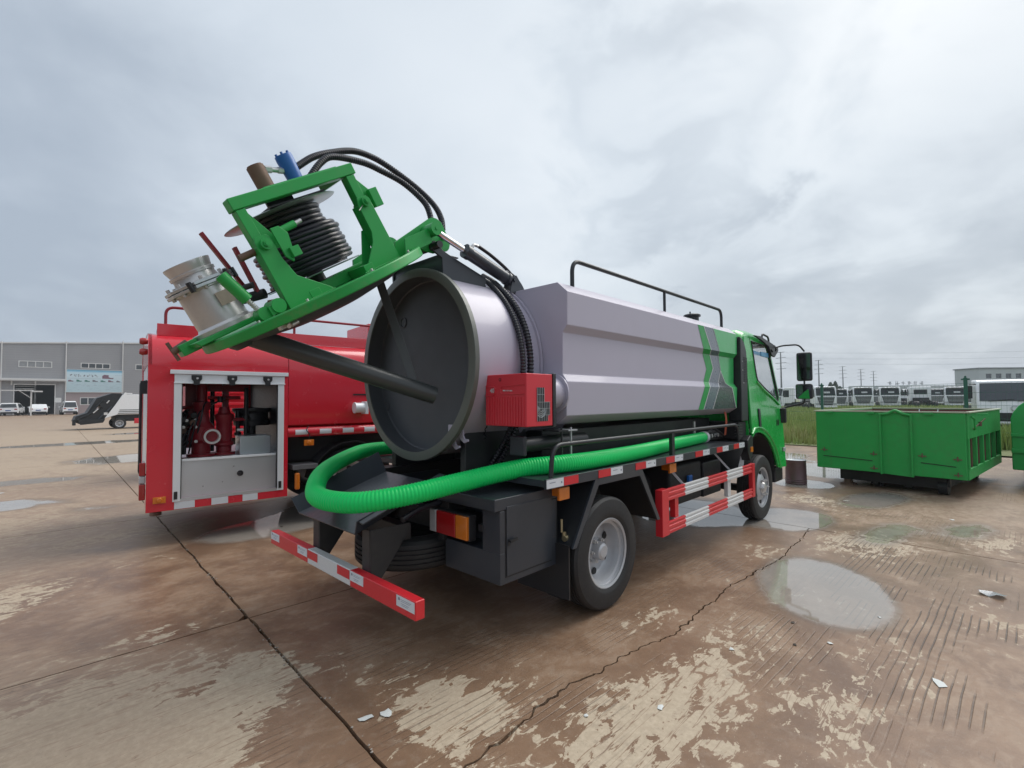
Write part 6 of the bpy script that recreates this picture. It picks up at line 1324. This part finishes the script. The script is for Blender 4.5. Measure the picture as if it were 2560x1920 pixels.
for x, y, r, lb in ((103.96, 20.25, 190, 'white tractor truck in the far row, left of the first green fence post'), (113.01, 15.22, 186, 'white tractor truck in the far row between two nearer cabs, left half of the row'), (117.89, 11.63, 196, 'white tractor truck peeping between the two head-on cabs above the skip'), (118.25, 2.64, 190, 'white tractor truck in the far row right of the cab seen from the rear'), (114.56, -2.17, 184, 'white tractor truck half hidden behind the second green fence post')):
    heavy_cab((x, y, 0), radians(r), lb)
def light_truck():
    T = empty('light_truck', (26.48, -3.91, 0), radians(186)); tag(T, 'white light truck with a wide dark windscreen behind the fence at the far right', 'truck')
    q = MB(); q.plate([(0, .7), (0, 2.18), (.15, 2.26), (1.25, 2.22), (1.38, 2.12), (1.66, 1.35), (1.70, 1.2), (1.72, .5), (1.3, .45), (.3, .6)], [], lambda u, v, w: (u, -1.02+w, v), 2.04); q.build('cab', whitec, T, .08, 4)
    q = MB(); q.hexa([(1.655, -.94, 1.40), (1.675, -.94, 1.40), (1.675, .94, 1.40), (1.655, .94, 1.40), (1.395, -.90, 2.10), (1.42, -.90, 2.10), (1.42, .90, 2.10), (1.395, .90, 2.10)]); q.build('windscreen', wglass, T, .009)
    q = MB(); q.plate([(-.42, 1.98), (.40, 1.98), (.22, 1.76), (-.22, 1.76)], [], lambda u, v, w: (1.585-(v-1.6)*.38+w, u, v), .01); q.build('windscreen_paper', whiteplas, T)
    q = MB(); q.bar((1.70, -.7, 1.40), (1.66, .0, 1.46), .02, .02); q.bar((1.70, .1, 1.40), (1.66, .75, 1.46), .02, .02); q.build('wipers', plastic, T)
    q = MB(); q.lathe((1.72, 0, 1.12), (1, 0, 0), [(0, .11), (.015, .11), (.02, .085), (.005, .08)], 20); q.build('badge', galv, T)
    q = MB(); q.box((1.70, -.8, .62), (1.735, .8, .95)); q.build('grille', plastic, T, .02)
    for s in (-1, 1):
        q = MB(); q.plate([(.55*s, 1.02), (.98*s, 1.10), (.98*s, .92), (.62*s, .90)], [], lambda u, v, w: (1.70+w, u, v), .04); q.build('headlamp', clearlens, T, .01)
        q = MB(); q.box((1.45, s*1.12, 1.5), (1.55, s*1.32, 2.0)); q.tube([(1.5, s*1.0, 2.05), (1.5, s*1.22, 2.05)], .02, 6); q.build('mirror', plastic, T, .02)
        for x in (.85, -2.0):
            q = MB(); q.lathe((x, s*.85, .4), (0, s, 0), [(-.1, .001), (-.1, .36), (-.06, .4), (.08, .4), (.12, .36), (.12, .24), (.06, .2), (.06, .001)], 24); q.build('wheel', rubber, T)
    q = MB(); q.box((-3.0, -.4, .55), (1.2, .4, .75)); q.box((-3.0, -1.0, .8), (-.1, 1.0, 1.2)); q.build('chassis_frame', under, T)
light_truck()
def pole(x, y, H, i):
    T = empty('power_pole', (x, y, 0)); tag(T, ('tall steel power pole rising right behind the green cab', 'steel power pole, second from the cab', 'steel power pole, third from the cab', 'steel power pole, fourth from the cab', 'shortest looking and farthest steel power pole')[i], 'pole', 'steel power poles in a line beyond the field')
    pm = mat('pole_grey', (.17, .18, .19), .6)
    q = MB(); q.cyl((0, 0, 0), (0, 0, H), .30, .13, n=10); q.build('mast', pm, T)
    for k, z in enumerate((H-.1, H-1.7, H-3.2, H-4.9)):
        w = (1.1, 1.45, 1.6, 1.45)[k]; q = MB(); q.bar((-.4*w, -w, z), (.4*w, w, z), .10, .12); q.build('cross_arm', pm, T)
    return T
PP = [(153.1, 37.7), (196.0, 37.0), (244.3, 38.0), (275.4, 36.1), (301.8, 34.6)]
for i, (x, y) in enumerate(PP): pole(x, y, 15, i)
def wires():
    wm = mat('wire_grey', (.10, .11, .12), .6)
    pts = PP+[(420, 10)]; start = (95, 20)
    for z in (14.9, 13.3, 11.8):
        for sy in (-1.3, 1.3):
            q = MB(); P = [(p[0], p[1]+sy, z) for p in pts]
            for a, b in zip(P, P[1:]): q.tube([(a[0]+(b[0]-a[0])*t, a[1]+(b[1]-a[1])*t, z-2.4*(1-(2*t-1)**2)*.5) for t in [i/8 for i in range(9)]], .009, 4, caps=False)
            a = P[0]; b = (210, -60, z); q.tube([(a[0]+(b[0]-a[0])*t, a[1]+(b[1]-a[1])*t, z-3*(1-(2*t-1)**2)*.5) for t in [i/8 for i in range(9)]], .009, 4, caps=False)
            w = q.build('power_line', wm); tag(w, '%s overhead wire on the %s side of the power poles' % ({14.9: 'topmost', 13.3: 'middle', 11.8: 'lowest'}[z], 'near' if sy < 0 else 'far'), 'wire', 'overhead power lines')
wires()
def far_building():
    wm = mat('pale_block_wall', (.48, .50, .52), .7, var=.08, scale=.05); T = empty('factory_block', (214, -18, 0)); tag(T, 'long pale factory block with two rows of windows at the right horizon', 'building')
    n = 26; hgt = 10.0; d = Vector((16.7, -17.2)).normalized(); nx = Vector((-d.y, d.x))
    L0, L1 = -20, 60
    f = lambda s, z, o=0: (d.x*(s)+nx.x*o-0, d.y*s+nx.y*o+0, z)
    holes = []
    for r, z in enumerate((5.0, 8.0)):
        for i in range(n):
            s = L0+2+i*3.0; holes.append([(s, z-.9), (s+1.7, z-.9), (s+1.7, z+.5), (s, z+.5)])
    q = MB(); q.plate([(L0, 0), (L1, 0), (L1, hgt), (L0, hgt)], holes, lambda u, v, w: f(u, v, w), 8); q.build('wall', wm, T)
    q = MB(); q.plate([(L0-.3, hgt), (L1+.3, hgt), (L1+.3, hgt+.35), (L0-.3, hgt+.35)], [], lambda u, v, w: f(u, v, -.3+w), 8.6); q.build('parapet', mat('slate_trim', (.20, .21, .23), .7), T)
    for h in holes:
        q = MB(); q.plate(h, [], lambda u, v, w: f(u, v, .25+w), .05); q.build('window_pane', wglass, T)
    T2 = empty('roof_sign_building', (243.98, 16.5, 0), 0); tag(T2, 'low distant hall with small sign letters standing on its roof', 'building')
    q = MB(); q.hexa([(-14, 14, 0), (14, -14, 0), (18, -10, 0), (-10, 18, 0), (-14, 14, 6.2), (14, -14, 6.2), (18, -10, 6.2), (-10, 18, 6.2)]); q.build('hall', wm, T2)
    random.seed(3)
    for i in range(6):
        q = MB(); cx, cy = -5+i*1.75, 5-i*1.75
        for k in range(4):
            a = random.uniform(-.4, .4); z = 7.1+random.uniform(-.45, .45); q.bar((cx+a-.45, cy-a+.45, z), (cx+a+.45, cy-a-.45, z), .15, .16) if k % 2 else q.bar((cx+a, cy-a, 6.4), (cx+a, cy-a, 7.9), .16, .16, up=(1, 0, 0))
        q.build('roof_letter', mat('sign_grey', (.22, .23, .25), .6), T2)
far_building()
def far_tree(x, y, h, w, label, seed):
    random.seed(seed); T = empty('far_tree', (x, y, 0)); tag(T, label, 'tree', 'distant trees on the horizon')
    q = MB(); q.cyl((0, 0, 0), (0, 0, h*.6), w*.05, w*.02, n=6); q.build('trunk', mat('bark', (.08, .06, .045), .9), T)
    vs = []; fs = []
    for i in range(900):
        t = random.random()**.8; z = h*(.12+.88*t); r = w*.5*(1-t)**.55*sqrt(random.random()); a = random.uniform(0, 2*pi); x, y = r*cos(a), r*sin(a); s = w*.035
        b = len(vs); n = Vector((random.gauss(0, 1), random.gauss(0, 1), random.gauss(0, 1))).normalized(); o = n.orthogonal().normalized()*s*2; e = n.cross(o)
        c = Vector((x, y, z)); vs += [tuple(c-o), tuple(c+e), tuple(c+o), tuple(c-e)]; fs.append((b, b+1, b+2, b+3))
    me = bpy.data.meshes.new('crown'); me.from_pydata(vs, [], fs); o = bpy.data.objects.new('crown', me); COL.objects.link(o); o.parent = T; me.materials.append(mat('far_leaves', (.08, .11, .07), .8, var=.3, scale=.5))
far_tree(175.45, 29.77, 6.4, 3.2, 'tallest pointed dark tree in the far clump of trees', 1)
far_tree(178.87, 29.12, 6.8, 3.0, 'rounded dark tree right of the pointed one in the far clump', 2)
far_tree(183.41, 28.74, 5.2, 4.0, 'lower bushy tree at the right end of the far clump', 3)
# haze over the far distance
def haze():
    q = MB(); q.box((-130, -420, -1.1), (900, 520, 16.2)); m = bpy.data.materials.new('thin_haze'); m.use_nodes = True; nt = m.node_tree; nt.nodes.remove(nt.nodes['Principled BSDF'])
    v = nt.nodes.new('ShaderNodeVolumePrincipled'); v.inputs['Color'].default_value = (.78, .83, .88, 1); v.inputs['Density'].default_value = .0007; nt.links.new(v.outputs[0], nt.nodes['Material Output'].inputs['Volume'])
    o = q.build('haze', m); tag(o, kind='stuff')
haze()
# ------------------------------------------------------------------ litter on the paving
def litter():
    pm = mat('paper_white', (.62, .64, .62), .7, var=.12, scale=30, dirt=.2)
    def scrap(x, y, r, label, seed, m=pm, n=8, h=.006):
        random.seed(seed); pts = []
        for i in range(n):
            a = 2*pi*i/n; rr = r*random.uniform(.55, 1.15); pts.append((rr*cos(a), rr*sin(a)*.7))
        T = MB(); vs = [(0, 0, h+.002)]+[(px, py, .0015+random.uniform(0, h)) for px, py in pts]; vs += [(v[0], v[1], v[2]-.001) for v in vs]
        k = n+1; fs = [(0, 1+i, 1+(i+1) % n) for i in range(n)]+[(k, k+1+(i+1) % n, k+1+i) for i in range(n)]+[(1+i, k+1+i, k+1+(i+1) % n, 1+(i+1) % n) for i in range(n)]
        T.add(vs, fs); o = T.build('paper_scrap', m); o.location = (x, y, .001); o.rotation_euler = (0, 0, random.uniform(0, 6)); tag(o, label, 'litter', 'scraps littering the paving'); return o
    scrap(-.125, -.93, .042, 'larger white scrap beside the long joint near the bottom edge', 1)
    scrap(-.215, -.885, .036, 'smaller white scrap just left of the larger one by the joint', 2)
    scrap(2.09, -2.90, .05, 'white scrap on the grooved paving at the right, near a dark crack', 3)
    scrap(.55, -1.66, .018, 'tiny white chip just right of the diagonal crack', 4)
    scrap(.86, -1.90, .022, 'small white chip in the pale patch at the bottom', 5)
    scrap(2.19, -2.38, .020, 'small white chip below the round puddle', 6)
    scrap(2.86, -2.55, .018, 'tiny white chip at the lower rim of the round puddle', 7)
    scrap(1.69, -1.95, .022, 'small pale chip left of the round puddle', 8)
    scrap(6.87, -2.82, .035, 'white scrap in the wide puddle before the skip', 9)
    scrap(7.35, -1.62, .06, 'crumpled grey scrap between the drum and the wide puddle', 10, mat('paper_grey', (.30, .28, .24), .7))
    fm = mat('clear_film', (.45, .48, .50), .15, var=.2, alpha=.6)
    scrap(3.93, -3.14, .10, 'crumpled clear plastic film lying on the paving at the right', 11, fm, 12, .03)
    scrap(-1.6, 9.2, .06, 'white scrap near the puddles at the left', 12)
    lm = mat('dead_leaf', (.045, .032, .022), .7)
    scrap(2.35, -2.13, .022, 'small dark leaf below the round puddle', 13, lm)
    scrap(2.02, -2.22, .016, 'tiny dark leaf lower left of the round puddle', 14, lm)
    scrap(.9, 3.2, .020, 'dark chip in the puddle under the red truck', 15, lm)
    # pebbles in the long joint
    gm = mat('gravel_chip', (.33, .29, .25), .85, var=.3, scale=20); me0 = None
    random.seed(4); q = MB()
    for i in range(150):
        t = random.random(); y = 5.0-6.4*t; x = -.24+(.74-y)*-.040*-1+random.gauss(0, .014) if False else -.24+.0402*(y-.74)+random.gauss(0, .016)
        r = random.uniform(.003, .009); z = random.uniform(-.006, .003) if abs(random.gauss(0, 1)) < 1.4 else .003
        v = [Vector((random.gauss(0, 1), random.gauss(0, 1), random.gauss(0, 1))).normalized()*r*random.uniform(.7, 1.2) for _ in range(6)]
        vs = [(x+r, y, z), (x-r, y, z), (x, y+r*.8, z), (x, y-r*.8, z), (x, y, z+r*.8), (x, y, z-r*.6)]
        q.add(vs, [(0, 2, 4), (2, 1, 4), (1, 3, 4), (3, 0, 4), (2, 0, 5), (1, 2, 5), (3, 1, 5), (0, 3, 5)])
    o = q.build('joint_gravel', gm); tag(o, 'grey gravel chips lying in the long paving joint', 'gravel', kind='stuff')
litter()
